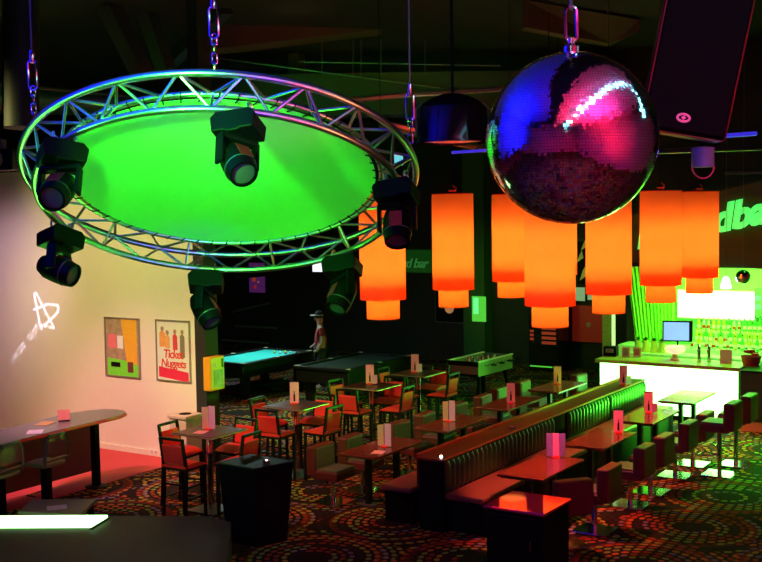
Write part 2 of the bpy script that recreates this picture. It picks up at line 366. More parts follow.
# moving heads (built hanging: origin at the clamps)
def moving_head(pos, pan0, pan, tilt, label, first=[]):
    if not first:
        r = thing('moving_head_light', label, 'stage light', pos, pan0, 'moving head lights on the round truss')
        MB().prism([(-.2, -.12), (-.15, -.07), (.15, -.07), (.2, -.12), (.185, -.255), (.07, -.255), (.05, -.27), (-.05, -.27), (-.07, -.255), (-.185, -.255)], -.15, .15, Matrix.Rotation(PI/2, 3, 'X')).build('base', 'black', r, bevel=.012)
        for x in (-.1, .1):
            MB().tube([(x, .05*math.cos(a), .0+.05*math.sin(a)) for a in [PI*2*k/14 for k in range(14)]], .012, 6, True).bar((x, 0, -.05), (x, 0, -.09), .03).build('clamp', 'alu', r, smooth=True)
        y = MB().box((0, 0, -.29), (.36, .1, .05)).box((-.17, 0, -.42), (.035, .11, .26)).box((.17, 0, -.42), (.035, .11, .26)).build('yoke', 'black', r, bevel=.015)
        h = MB().lathe([(.03, -.22), (.09, -.2), (.125, -.12), (.135, -.02), (.135, .1), (.125, .17), (.12, .2), (.1, .2), (.1, .17)], 28, cap=False).build('head', 'black', r, smooth=True)
        MB().lathe([(.001, .165), (.1, .165), (.1, .175), (.001, .178)], 28, cap=False).build('lens', 'lens', h, smooth=True)
        MB().box((0, .134, .02), (.12, .01, .17)).build('marking', 'lensred', h)
        MB().tube([(.131*math.cos(2*PI*k/28), .131*math.sin(2*PI*k/28), .1) for k in range(28)], .008, 6, True).build('rim', 'pipe', h, smooth=True)
        first.append(r)
    else: r = dup(first[0], pos, pan0, label)
    r.rotation_euler = (Vector((0, 0, 1)).rotation_difference(RN).to_matrix() @ Matrix.Rotation(pan0, 3, 'Z')).to_euler(); r.scale = (.9, .9, .9)
    kids = {c.name.split('.')[0]: c for c in r.children}
    kids['yoke'].rotation_euler = (0, 0, pan)
    kids['head'].location = (0, 0, -.5)
    kids['head'].rotation_euler = (Matrix.Rotation(pan, 3, 'Z') @ Matrix.Rotation(tilt, 3, 'X')).to_euler()
    return r
def mh(px, py, ro, *a, dz=0.):
    t = theta(px, py, ro); return moving_head(ring(t, ro)+Vector((0, 0, dz)), *a)
V0 = YAW
heads = [
    mh(238, 112, RL, V0-.25, .9, 2.5, 'black moving head light in front of the bright green fabric disc'),
    mh(62, 137, RL, V0+.5, -.6, 2.4, 'upper of two black moving heads stacked at the cream wall side'),
    mh(62, 225, RL, V0+.9, .5, 2.0, 'lower of two black moving heads stacked at the cream wall side'),
    mh(206, 269, RL, V0+.1, 1.2, 2.6, 'black moving head light hanging in front of the dark pillar'),
    mh(342, 252, RL, V0-.3, -.7, 2.7, 'dark moving head light hanging above the person in red'),
    mh(392, 180, RL, V0-.35, .2, 2.9, 'black moving head light in front of an orange pendant lamp'),
]

# ------------------------------------------------------------------ mirror ball
BC, BR = at(571.5, 138.5, d=6.43), .5
mbp = thing('mirror_ball', 'huge mirror ball with square facets hanging by a shackle', 'mirror ball', BC)
MB().sphere((0, 0, 0), BR*.985, 48).build('core', 'blackmatte', mbp, smooth=True)
tl = MB(); NR = 92; TS = PI*BR/NR
for i in range(NR):
    la0 = -PI/2+PI*i/NR; la = la0+PI/NR/2; nc = max(3, int(2*PI*BR*math.cos(la)/TS)); off = random.random()*6.28
    for j in range(nc):
        lo = off+2*PI*(j+.5)/nc
        nrm = Vector((math.cos(la)*math.cos(lo), math.cos(la)*math.sin(lo), math.sin(la)))
        e1 = Vector((-math.sin(lo), math.cos(lo), 0)); e2 = nrm.cross(e1)
        j1, j2 = random.gauss(0, .018), random.gauss(0, .018)
        n2 = (nrm+e1*j1+e2*j2).normalized(); e1 = (e1-n2*e1.dot(n2)).normalized(); e2 = n2.cross(e1)
        w, h = PI*BR*math.cos(la)/nc*.93, TS/2*.93; c = nrm*BR
        tl.add([c-e1*w-e2*h, c+e1*w-e2*h, c+e1*w+e2*h, c-e1*w+e2*h], [(0, 1, 2, 3)])
tl.build('mirror_tile', 'mirror', mbp)
MB().lathe([(.05, .49), (.05, .53), (.02, .55), (.02, .58)], 16).build('top_cap', 'chrome', mbp, smooth=True)
b = MB(); link_mb(b, Vector((0, 0, .66)), rt, .2, .035, .011); b.build('shackle', 'chrome', mbp, smooth=True)
MB().tube([(0, 0, .74), (0, 0, 7.48-BC.z)], .012, 8).build('cable', 'pipe', mbp)

# ------------------------------------------------------------------ tilted loudspeaker, dome lamp, black drum
spk = thing('loudspeaker', 'large black loudspeaker tilted and hanging beside the mirror ball', 'loudspeaker', at(699, 55, d=8.2))
rb = Matrix((rt, fw, -dn)).transposed() @ Matrix.Rotation(.175, 3, 'Y') @ Matrix.Rotation(.12, 3, 'X') @ Matrix.Rotation(-.16, 3, 'Z')
spk.rotation_euler = rb.to_euler()
MB().box((0, .25, 0), (.64, .5, 1.2)).build('cabinet', 'black', spk, bevel=.03)
MB().box((0, -.012, 0), (.59, .02, 1.14)).build('grille', 'blackmatte', spk, bevel=.01)
MB().tube([(x, -.004, z) for x, z in ((-.31, -.58), (-.29, -.6), (.29, -.6), (.31, -.58), (.31, .58), (.29, .6), (-.29, .6), (-.31, .58))], .006, 6, True).build('edge_highlight', 'lensred', spk)  # red light on the cabinet edges drawn as coloured tubing
lg = MB().tube([(.045*math.cos(a), -.026, .027*math.sin(a)) for a in [2*PI*k/24 for k in range(24)]], .009, 6, True)
lg.add([(-.02, -.03, 0), (0, -.03, .016), (.02, -.03, 0), (0, -.03, -.016)], [(0, 1, 2, 3)])
lg.build('emblem', mat('pink_emblem', (.9, .15, .4), .4, emit=(.9, .1, .35), es=.5), spk, loc=(-.02, 0, -.475))
MB().tube([(-.2, .25, .6), (-.2, .25, 1.9)], .01, 6).tube([(.2, .25, .6), (.2, .25, 1.9)], .01, 6).build('hanger', 'pipe', spk)
p = at(703, 150, d=9)
dl = thing('ceiling_dome_lamp', 'small cylindrical lamp with half round chrome guard under the loudspeaker', 'lamp', p)
MB().lathe([(.02, .03), (.09, .02), (.092, -.13), (.085, -.14)], 24).build('housing', mat('satin_lamp_housing', (.35, .35, .35), .45), dl, smooth=True)
MB().tube([rt*.09*math.cos(PI+PI*k/12)+Vector((0, 0, -.13+.1*math.sin(PI+PI*k/12))) for k in range(13)], .008, 8).build('guard', 'chrome', dl, smooth=True)
MB().tube([(0, 0, .02), (0, 0, 7.48-p.z)], .01, 6).build('stem', 'black', dl)
p = at(453, 143, d=10)
dr = thing('pendant_drum', 'wide black drum lamp hanging between truss and mirror ball', 'lamp', p)
MB().lathe([(.34, 0), (.335, .03), (.31, .3), (.3, .32), (.28, .32), (.32, .0)], 40, cap=False).build('drum', 'blackgloss', dr, smooth=True)
MB().lathe([(.3, .32), (.27, .36), (.2, .4), (.1, .44), (.03, .45)], 40, cap=True).build('dome', 'black', dr, smooth=True)
MB().lathe([(.001, .01), (.2, .01), (.3, .02)], 32, cap=False).build('diffuser', mat('dull_red_lens', (.4, .05, .05), .3, emit=(.9, .08, .1), es=.25), dr)
for s_ in (-1, 1): MB().tube([rt*(s_*.33)+Vector((0, 0, .05)), rt*(s_*.34)+Vector((0, 0, .3)), rt*(s_*.27)+Vector((0, 0, .36))], .012, 6).build('bracket', 'pipe', dr)
MB().tube([(0, 0, .45), (0, 0, 7.48-p.z)], .015, 8).build('stem', 'black', dr)

# ------------------------------------------------------------------ orange pendant lamps
def lamp_proto(loc, label):
    r = thing('pendant_lamp', label, 'lamp', loc, 0, 'orange two-tier pendant lamps')
    MB().lathe([(.32, 0), (.32, 1.47), (.317, 1.47), (.317, 0)], 48, cap=False).build('outer_shade', 'shade', r, smooth=True)
    MB().lathe([(.23, -.27), (.23, .25), (.227, .25), (.227, -.27)], 48, cap=False).build('inner_shade', 'shade', r, smooth=True)
    MB().tube([(.32*math.cos(a), .32*math.sin(a), 1.47) for a in [2*PI*k/40 for k in range(40)]], .008, 6, True).tube([(-.32, 0, 1.47), (.32, 0, 1.47)], .006, 6).tube([(0, -.32, 1.47), (0, .32, 1.47)], .006, 6).build('top_ring', 'redgloss', r, smooth=True)
    MB().lathe([(.001, -.262), (.222, -.262), (.226, -.255), (.001, -.255)], 32, cap=False).build('diffuser', 'diffuser', r)
    MB().tube([(.05*math.cos(a), .05*math.sin(a), 1.52) for a in [2*PI*k/14 for k in range(14)]], .012, 6, True).tube([(.03, 0, 1.5), (.06, 0, 1.56), (0, 0, 1.6)], .01, 6).build('cord_coil', 'redgloss', r, smooth=True)
    MB().tube([(0, 0, 1.47), (0, 0, 7.48-loc[2])], .006, 6).build('cord', 'black', r)
    return r
LZ = 2.83; ROWY = (12.8, 14.8, 16.8, 18.8); LX, RX = -8.31, -5.79
ordn = ('first', 'second', 'third', 'fourth')
lamps = []; L0 = None
for x, side in ((LX, 'foosball side'), (RX, 'bar stool side')):
    for i, y in enumerate(ROWY):
        if x > -7 and i > 1: x = RX+.075
        lab = f'orange two-tier pendant lamp, {ordn[i]} from the truss in the {side} row'
        if L0 is None: L0 = lamp_proto((x, y, LZ), lab); L0['label'] = lab
        else: dup(L0, (x, y, LZ), .4*i, lab)
        lamps.append((x, y))

# ------------------------------------------------------------------ low tables
def low_table(loc, label):
    r = thing('low_table', label, 'table', loc, 0, 'low brown tables along the double bench')
    MB().box((0, 0, .735), (.62, 1.3, .03)).build('tabletop', 'table', r, bevel=.006)
    MB().box((0, 0, .712), (.56, 1.24, .016)).build('underframe', 'darkedge', r)
    for s_ in (-1, 1):
        MB().box((0, s_*.36, .36), (.07, .09, .68)).build('leg', 'wood', r, bevel=.005)
        MB().box((0, s_*.36, .012), (.26, .2, .024)).build('foot', 'pipe', r, bevel=.005)
    return r
T0 = None
tw_ = ('beside the bench on the foosball side', 'beside the bench on the bar stool side')
for si, x in enumerate((-8.36, -5.92)):
    for i, y in enumerate(ROWY):
        lab = f'low brown table, {ordn[i]} from the black podium, {tw_[si]}'
        if si and i == 3: lab = 'green lit low table standing right before the glowing bar front'
        if T0 is None: T0 = low_table((x, y, 0), lab)
        else: dup(T0, (x, y, 0), 0, lab)

# low glossy end cabinet
k_ = thing('low_cabinet', 'low black cabinet with mirror glossy red top at the bench end', 'cabinet', (-5.2, 10.88, 0))
MB().box((0, 0, .4), (.68, .68, .8)).build('body', 'blackmatte', k_, bevel=.01)
MB().box((0, 0, .815), (.73, .73, .03)).build('glossy_top', mat('mirror_gloss_red', (.85, .05, .17), .04, .65, var=.03, coat=.3), k_, bevel=.004)
MB().box((0, -.35, .4), (.6, .02, .7)).build('door', 'black', k_)
MB().tube([(.2, -.37, .4), (.2, -.37, .52)], .008, 6).build('handle', 'chrome', k_)

# ------------------------------------------------------------------ double bench
bn = thing('double_bench', 'long double sided padded bench with red brown ledge on top', 'bench', (-7.0, 15.5, 0))
Y0, Y1 = -3.65, 3.65
MB().box((.47, .03, .22), (.5, Y1*2-.1, .44)).build('plinth', 'blackmatte', bn)
MB().box((-.55, .03, .22), (.42, Y1*2-.1, .44)).build('plinth', 'blackmatte', bn)
MB().box((.455, 0, .455), (.54, Y1*2, .07)).build('seat', 'seatred', bn, bevel=.02)
MB().box((-.56, 0, .455), (.48, Y1*2, .07)).build('seat', 'seatred', bn, bevel=.02)
MB().box((.0, -.0, .45), (.34, Y1*2+.06, .9)).build('partition', 'blackmatte', bn)
MB().box((.0, 0, .915), (.36, Y1*2+.1, .03)).build('ledge', 'ledge', bn, bevel=.004)
MB().tube([(.182, -Y1-.05, .922), (.182, Y1+.05, .922)], .013, 8).build('ledge_edge', 'rail', bn, smooth=True)
MB().box((-.2, 0, .935), (.05, Y1*2+.1, .06)).build('back_rail', 'rail', bn, bevel=.01)
def tufts(y0, y1, x, zt, out):
    b = MB(); nn = max(2, round((y1-y0)/.125)); w = (y1-y0)/nn
    for i in range(nn):
        yc = y0+w*(i+.5)
        prof = [(x+out*math.sin(PI*k/6), yc-w/2+w*k/6) for k in range(7)]
        vs = [(px, py, z) for z in (.5, .56, zt-.05, zt) for px, py in prof]
        vs = [((vx if .55 < vz < zt-.02 else x+(vx-x)*.3), vy, vz) for vx, vy, vz in vs]
        b.add(vs, [(r_*7+q, r_*7+q+1, (r_+1)*7+q+1, (r_+1)*7+q) for r_ in range(3) for q in range(6)])
    return b
for y0, y1 in ((Y0, -.35), (.18, 1.86), (1.92, Y1)):
    tufts(y0, y1, .185, .895, .05).build('padded_back', 'tuft', bn, smooth=True)
    MB().box((.172, (y0+y1)/2, .7), (.03, y1-y0+.02, .4)).build('back_board', 'blackmatte', bn)
MB().box((-.2, 0, .7), (.06, Y1*2, .4)).build('padded_back', 'leather', bn, bevel=.02)
tag(MB().sphere((-6.87, 11.87, .955), .022, 12).build('bright_spot', mat('bright_spot_white', (.9, .9, .9), .3, emit=(1, .95, .9), es=3.)), 'tiny bright spot on the near end of the bench ledge', 'light')  # emissive bead drawn for the bright spot on the ledge end
gl = thing('ashtray', 'small shiny glass ashtray halfway along the bench ledge', 'ashtray', (-6.93, 14.0, .931))
MB().lathe([(.03, 0), (.05, .0), (.055, .03), (.045, .03), (.04, .01), (.001, .01)], 16).build('dish', 'chrome', gl, smooth=True)

# ------------------------------------------------------------------ menu stands
def menu(loc, rz, kind, label):
    r = thing('menu_stand', label, 'menu stand', loc, rz, 'upright menu cards on the tables')
    MB().lathe([(.055, 0), (.055, .012), (.03, .02)], 20).build('base', 'redgloss', r, smooth=True)
    if kind == 'tri':
        for k in range(3):
            c = Matrix.Rotation((k-1)*.5, 3, 'Z')
            MB().box(((k-1)*.085, -.01*abs(k-1), .17), (.085, .004, .31), mtx=c).build('card', 'violet' if k % 2 == 0 else 'lilac', r)
    elif kind == 'pair':
        MB().box((-.05, .02, .16), (.09, .004, .3), .5).build('card', 'pink', r); MB().box((.055, -.01, .17), (.1, .004, .32), -.25).build('card', 'lilac', r)
    else:
        cd = MB().box((0, .02, .175), (.14, .005, .33)).build('card', 'pink', r)
        MB().prism([(-.014, .04), (.014, .04), (.014, .13), (.006, .16), (.006, .2), (-.006, .2), (-.006, .16), (-.014, .13)], .0, .003, FACE_Y.to_3x3()).build('print', 'wood', cd, loc=(0, .014, 0))
        MB().box((0, .02, .343), (.146, .012, .008)).build('top_clip', 'wood', cd)
        if kind == 'small': MB().box((.09, -.02, .09), (.09, .004, .15), .3).build('small_card', 'lilac', r)
    return r
FZ = YAW   # facing the way the guests look from the floor
for loc, k, lab in (
    ((-5.97, 13.36, .75), 'tri', 'purple three-panel menu card on the red low table by the glossy cabinet'),
    ((-5.82, 15.25, .75), 'single', 'pink menu card on the second low table in front of the padded bench back'),
    ((-5.97, 16.98, .75), 'small', 'pink menu card with a small side card before the glowing bar'),
    ((-8.33, 12.8, .75), 'pair', 'two purple menu cards on the low table behind the black podium'),
    ((-8.45, 14.85, .75), 'pair', 'pair of pink menu cards on the second low table behind the bench'),
    ((-8.32, 16.77, .75), 'single', 'single pink menu card on the third low table behind the bench'),
    ((-8.44, 18.98, .75), 'single', 'single pink menu card on the low table closest to the vending machine'),
    ((-10.16, 11.2, 1.1), 'pair', 'small purple menu cards on the high table by the cream wall'),
    ((-10.34, 13.36, 1.1), 'single', 'slim pale menu card on the high table before the lit pool table'),
    ((-10.36, 15.5, 1.1), 'small', 'broad pale pink menu card on the third high table'),
    ((-10.37, 17.0, 1.1), 'small', 'pale lilac menu card on the high table by the foosball table'),
    ((-6.93, 18.4, .932), 'small', 'menu card standing on the bench ledge against the glowing bar')):
    menu(loc, FZ-.15, k, lab)
for loc, lab in (((-8.2, 12.45, .752), 'pink paper napkin on the low table behind the black podium'), ((-10.12, 11.0, 1.102), 'pink paper napkin on the high table by the cream wall')):
    tag(MB().box((0, 0, .002), (.16, .2, .004), .3).build('napkin', 'pink', loc=loc), lab, 'napkin')

# ------------------------------------------------------------------ pedestal lounge chairs
def pedestal_chair(loc, rz, sh, label, group, foot):
    r = thing('pedestal_chair', label, 'chair', loc, rz, group)      # faces local -X, its back at +X
    MB().box((-.02, 0, sh-.06), (.44, .46, .13)).build('seat', 'leather', r, bevel=.025)
    MB().box((.2, 0, sh+.12), (.16, .48, .42)).build('backrest', 'leather', r, bevel=.025)
    MB().box((-.045, 0, sh+.012), (.36, .42, .03)).build('seat_pad', 'pad', r, bevel=.01)
    MB().box((.118, 0, sh+.15), (.02, .42, .3)).build('back_pad', 'pad', r, bevel=.006)
    MB().tube([(0, 0, .02), (0, 0, sh-.12)], .035, 14).build('pedestal', 'chrome', r, smooth=True)
    MB().box((0, 0, .012), (.45, .45, .02)).build('base_plate', 'chrome', r, bevel=.004)
    if foot: MB().tube([(-.03, 0, .3), (-.28, -.15, .3), (-.28, .15, .3)], .014, 8, True).build('footrest', 'chrome', r, smooth=True)
    return r
P1 = P2 = None
rows = [  # x, y, rot, label
    (-5.29, 12.11, -.71, 'dark lounge chair turned askew next to the glossy cabinet'),
    (-5.22, 12.85, 0, 'dark lounge chair at the purple menu table, padded back toward the open carpet'),
    (-5.25, 14.2, 0, 'dark lounge chair at the second bar side table, on its podium end'),
    (-5.25, 15.0, 0, 'dark lounge chair at the second bar side table, on its bar end'),
    (-5.25, 16.1, 0, 'dark lounge chair at the third bar side table, on its podium end'),
    (-5.25, 16.95, 0, 'dark lounge chair at the third bar side table, on its bar end')]
for x, y, rz, lab in rows:
    if P1 is None: P1 = pedestal_chair((x, y, 0), rz, .52, lab, 'lounge chairs on the bar stool side', True)
    else: dup(P1, (x, y, 0), rz, lab)
pos = ('first', 'second', 'third', 'fourth', 'fifth', 'sixth', 'seventh', 'eighth')
P3 = None
for i, (x, y) in enumerate(((-8.87, 12.3), (-8.85, 13.02), (-8.78, 14.2), (-8.8, 15.05), (-8.78, 16.05), (-8.78, 17.0), (-8.88, 17.85), (-8.86, 18.75), (-8.25, 20.0))):
    lab = f'dark lounge chair, {pos[i]} from the black podium in the row facing the bench' if i < 8 else 'lounge chair with bright green lit back at the corner of the bar'
    if P3 is None: P3 = pedestal_chair((x, y, 0), PI, .48, lab, 'lounge chairs facing the bench', False)
    else: dup(P3, (x, y, 0), PI+(.05 if i % 2 else -.04), lab)
for i, (x, y) in enumerate(((-4.7, 16.5), (-4.66, 17.25))):
    lab = ('tall bar stool with chrome triangle footrest, seat pale green lit', 'tall bar stool behind the pale seated one, closest to the bar')[i]
    if P2 is None: P2 = pedestal_chair((x, y, 0), 0, .8, lab, 'tall bar stools on the open carpet', True)
    else: dup(P2, (x, y, 0), 0, lab)

# ------------------------------------------------------------------ high tables and red chairs
def high_table(loc, label):
    r = thing('high_table', label, 'table', loc, 0, 'square high tables')
    MB().box((0, 0, 1.085), (.72, .72, .03)).build('tabletop', 'hightop', r, bevel=.006)
    MB().tube([(.365, -.365, 1.085), (.365, .365, 1.085), (-.365, .365, 1.085), (-.365, -.365, 1.085)], .009, 6, True).build('edge_band', 'gold', r)
    MB().tube([(0, 0, .02), (0, 0, 1.07)], .045, 16).build('column', 'chrome', r, smooth=True)
    MB().box((0, 0, .012), (.5, .5, .024)).build('base_plate', 'pipe', r, bevel=.005)
    return r
def high_chair(loc, rz, label):
    r = thing('high_chair', label, 'chair', loc, rz, 'red high chairs around the high tables')   # faces local +Y
    for x in (-.19, .19):
        MB().bar((x, .19, 0), (x, .18, .74), .034).build('leg', 'wood', r)
        MB().tube([(x, -.22, 0), (x, -.18, .5), (x, -.18, .76), (x, -.24, 1.14)], .024, 4).build('leg', 'wood', r)
    vs = MB(); N_ = 6
    for j in range(N_+1):
        y = -.2+.42*j/N_; z = .775+.03*math.sin(PI*j/N_)-.035*(j/N_)**3
        vs.v += [(-.205, y, z), (.205, y, z), (.205, y, .735), (-.205, y, .735)]
    for j in range(N_):
        o = j*4; vs.f += [(o+k, o+(k+1) % 4, o+4+(k+1) % 4, o+4+k) for k in range(4)]
    vs.f += [(3, 2, 1, 0), (N_*4, N_*4+1, N_*4+2, N_*4+3)]
    vs.build('seat', 'red', r, bevel=.008)
    MB().box((0, -.2, .725), (.4, .03, .03)).box((0, .185, .715), (.4, .03, .04)).box((-.19, 0, .72), (.03, .38, .035)).box((.19, 0, .72), (.03, .38, .035)).build('seat_frame', 'wood', r)
    MB().box((0, -.2, .918), (.345, .045, .25), mtx=Matrix.Rotation(.155, 3, 'X')).build('backrest', 'red', r, bevel=.012)
    MB().bar((-.19, -.238, 1.13), (.19, -.238, 1.13), .034).build('top_rail', 'wood', r)
    MB().bar((-.19, .187, .28), (.19, .187, .28), .026).build('footrest', 'wood', r)
    for x in (-.19, .19): MB().bar((x, -.2, .33), (x, .187, .33), .022).build('stretcher', 'wood', r)
    return r
HT = ((-10.1, 11.15), (-10.3, 13.35), (-10.28, 15.42), (-10.33, 17.05))
hl = ('high table with chrome column next to the cream wall', 'high table in front of the turquoise pool table', 'third high table from the cream wall', 'high table closest to the foosball table')
hn = ('high table by the cream wall', 'high table before the lit pool table', 'third high table from the cream wall', 'high table closest to the foosball table')
H0 = K0 = None
for i, (x, y) in enumerate(HT):
    if H0 is None: H0 = high_table((x, y, 0), hl[i])
    else: dup(H0, (x, y, 0), 0, hl[i])
    for dx, dy, rz, sd in ((.03, -.54, 0, 'podium'), (.0, .54, PI, 'pool table'), (-.54, .02, -PI/2, 'cream wall'), (.52, -.03, PI/2, 'bench')):
        lab = f'red high chair, {sd} side, {hn[i]}'
        rz += random.uniform(-.08, .08)
        if K0 is None: K0 = high_chair((x+dx, y+dy, 0), rz, lab)
        else: dup(K0, (x+dx, y+dy, 0), rz, lab)

# ------------------------------------------------------------------ cream wall: posters, box, bin
def poster(px0, py0, px1, py1, name, label):
    a, b = at(px0, py1, Y=13.2), at(px1, py0, Y=13.2)
    w, h = b.x-a.x, 1.0
    r = thing(name, label, 'poster', ((a.x+b.x)/2, 13.2, (a.z+b.z)/2))
    MB().box((0, -.012, h/2), (w, .02, .025)).box((0, -.012, -h/2), (w, .02, .025)).box((-w/2, -.012, 0), (.025, .02, h+.025)).box((w/2, -.012, 0), (.025, .02, h+.025)).build('frame', 'gold', r)
    return r, w, h
def flat(b, poly, m, parent, y, name): MB().prism([(x, z) for x, z in poly], 0, .002, FACE_Y.to_3x3()).build(name, m, parent, loc=(0, y, 0))
def rc(x0, z0, x1, z1): return [(x0, z0), (x1, z0), (x1, z1), (x0, z1)]
r, w, h = poster(107, 317, 139, 377, 'poster', 'framed poster with orange panel and bright green bottom band')
MB().box((0, -.006, 0), (w, .008, h)).build('sheet', mat('mottled_photo_print', (.42, .3, .2), .5, var=.6, scale=9), r)
flat(0, [(-.36, -.5), (.36, -.5), (.36, -.28), (.06, -.22), (-.36, -.19)], mat('lime_print', (.2, .85, .05), .5), r, -.0102, 'print_band')
flat(0, [(.1, -.25), (.35, -.28), (.35, .49), (-.02, .49)], mat('orange_print', (.85, .45, .04), .5), r, -.0112, 'print_panel')
flat(0, rc(-.34, -.02, -.12, .22), mat('rose_print', (.85, .2, .25), .5), r, -.0105, 'print_patch')
flat(0, rc(-.13, -.02, .02, .2), 'paper', r, -.0105, 'print_patch')
flat(0, rc(-.28, -.34, -.06, -.26), 'wood', r, -.0125, 'print_patch')
flat(0, rc(.12, -.42, .25, -.24), mat('maroon_print', (.18, .04, .05), .5, var=.6, scale=25), r, -.0125, 'print_patch')
r, w, h = poster(158, 320, 189.5, 381, 'poster', 'framed white poster with red lettering and crimson band beside the pillar')
MB().box((0, -.006, 0), (w, .008, h)).build('sheet', mat('pale_print', (.75, .75, .66), .5, var=.05), r)
flat(0, [(-.33, -.44), (.33, -.5), (.33, -.34), (-.33, -.27)], mat('crimson_print', (.75, .03, .08), .5), r, -.0105, 'print_band')
for x0, z0, x1, z1, c in ((-.3, .06, -.17, .34, (.85, .35, .1)), (-.17, .04, -.07, .28, (.85, .4, .12)), (0, .02, .1, .3, (.7, .06, .06)), (.16, -.1, .26, .3, (.22, .2, .12))):
    flat(0, [(x0, z0), (x1, z0), (x1, z1-.06), ((x0+x1)/2, z1), (x0, z1-.05)], mat('figure_print', c, .5, var=.3), r, -.0108, 'print_figure')
    flat(0, [((x0+x1)/2+.035*math.cos(a), z1+.04*math.sin(a)+.02) for a in [2*PI*k/10 for k in range(10)]], 'skin', r, -.0109, 'print_figure')
for tx, z, s_ in (('Ticket', -.12, .2), ('Nuggets', -.27, .19)):
    place(text_mb(tx, s_, .001, .15, .004, 'CENTER', .88), Matrix.Translation((0, -.0125, z)) @ FACE_Y).build('print_lettering', mat('red_print', (.7, .05, .04), .5), r)
bx1, bx2 = at(203, 378, Y=12.98).x, at(210.5, 378, Y=12.98).x; by2 = at(225, 378, X=bx2).y
yb = thing('vending_box', 'orange wall box with a picture sticker on the dark pillar', 'wall box', (bx2, 12.98, 1.24))
bl_ = by2-12.98
MB().box(((bx1-bx2)/2, bl_/2, .27), (bx2-bx1, bl_, .54)).build('housing', 'orangebox', yb, bevel=.02)
MB().box((.001, bl_*.55, .19), (.006, bl_*.66, .28)).build('sticker', mat('pink_black_sticker', (.4, .2, .2), .4, var=.95, scale=7), yb)
MB().box((.001, bl_*.84, .43), (.008, bl_*.13, .14)).build('coin_slot', 'wood', yb)
MB().lathe([(.035, 0), (.035, .005)], 16, mtx=Matrix.Rotation(PI/2, 3, 'Y')).build('badge', 'pink', yb, loc=(0, bl_*.3, .41))
bn_ = thing('waste_bin', 'cream waste bin with black round hole before the cream wall', 'bin', (-12.05, 12.75, 0))
MB().box((0, 0, .42), (.36, .36, .84)).build('body', 'cream', bn_, bevel=.01)
MB().box((0, 0, .87), (.4, .4, .05)).build('lid', 'cream', bn_, bevel=.008)
MB().lathe([(.1, .896), (.1, .9)], 20).build('opening', 'blackmatte', bn_)
so = thing('power_socket', 'small white double socket low on the cream wall', 'socket', at(155, 452, Y=13.19))
MB().box((0, -.012, 0), (.18, .024, .09)).build('plate', 'white', so, bevel=.006)
for x in (-.045, .045): MB().lathe([(.028, 0), (.028, .004)], 14, mtx=Matrix.Rotation(PI/2, 3, 'X')).build('outlet', 'cream', so, loc=(x, -.024, 0))

# ------------------------------------------------------------------ curved counter at the cream wall, its stools
ct = thing('curved_counter', 'long grey bar counter with rounded end and red edge', 'counter', (-12.6, 10, 0))
top = [(-12.0, 6.4), (-12.05, 8.4), (-12.11, 9.3), (-12.17, 10.0), (-12.2, 10.6), (-12.23, 11.2), (-12.25, 11.55), (-12.33, 11.75), (-12.48, 11.87), (-12.68, 11.9), (-12.88, 11.82), (-13.02, 11.6), (-13.09, 11.3), (-13.06, 10.8), (-12.97, 10.4), (-12.92, 9.9), (-12.86, 9.2), (-12.8, 8.4), (-12.75, 6.4)]
topl = [(x+12.6, y-10) for x, y in top]
MB().prism(topl, 1.01, 1.05).build('countertop', 'counter', ct)
MB().tube([(x, y, 1.02) for x, y in topl], .022, 6, True).build('edge_band', 'rail', ct, smooth=True)
MB().box((-.38, -.35, .56), (.04, 4.0, .9)).build('front_panel', 'panel', ct)
for y in (1.26, -.9, -3.2):
    MB().box((.12, y, .5), (.1, .1, 1.0)).build('post', 'black', ct, bevel=.01)
    MB().lathe([(.17, .0), (.17, .015), (.06, .03)], 24, c=(.12, y, 0)).build('post_foot', 'black', ct)
for px, py, rz, lab, nm in ((35, 436-4, .25, 'white leaflet on the curved counter beside the card holder', 'leaflet'), (45, 427.5-4, -.1, 'beige leaflet on the curved counter behind the white one', 'leaflet')):
    tag(MB().box((0, 0, .002), (.21, .3, .004), rz+.5).build(nm, 'paper' if rz > 0 else 'tan', loc=at(px, py, Z=1.051)), lab, 'leaflet')
p = at(64, 421, Z=1.05)
th_ = thing('card_holder', 'small red card leaning on a holder on the curved counter', 'card holder', p, .9)
MB().box((0, 0, .01), (.16, .1, .02)).build('foot', 'wood', th_)
MB().box((0, 0, .09), (.17, .012, .16), mtx=Matrix.Rotation(-.5, 3, 'X')).build('card', mat('salmon_card', (.8, .3, .22), .5), th_)
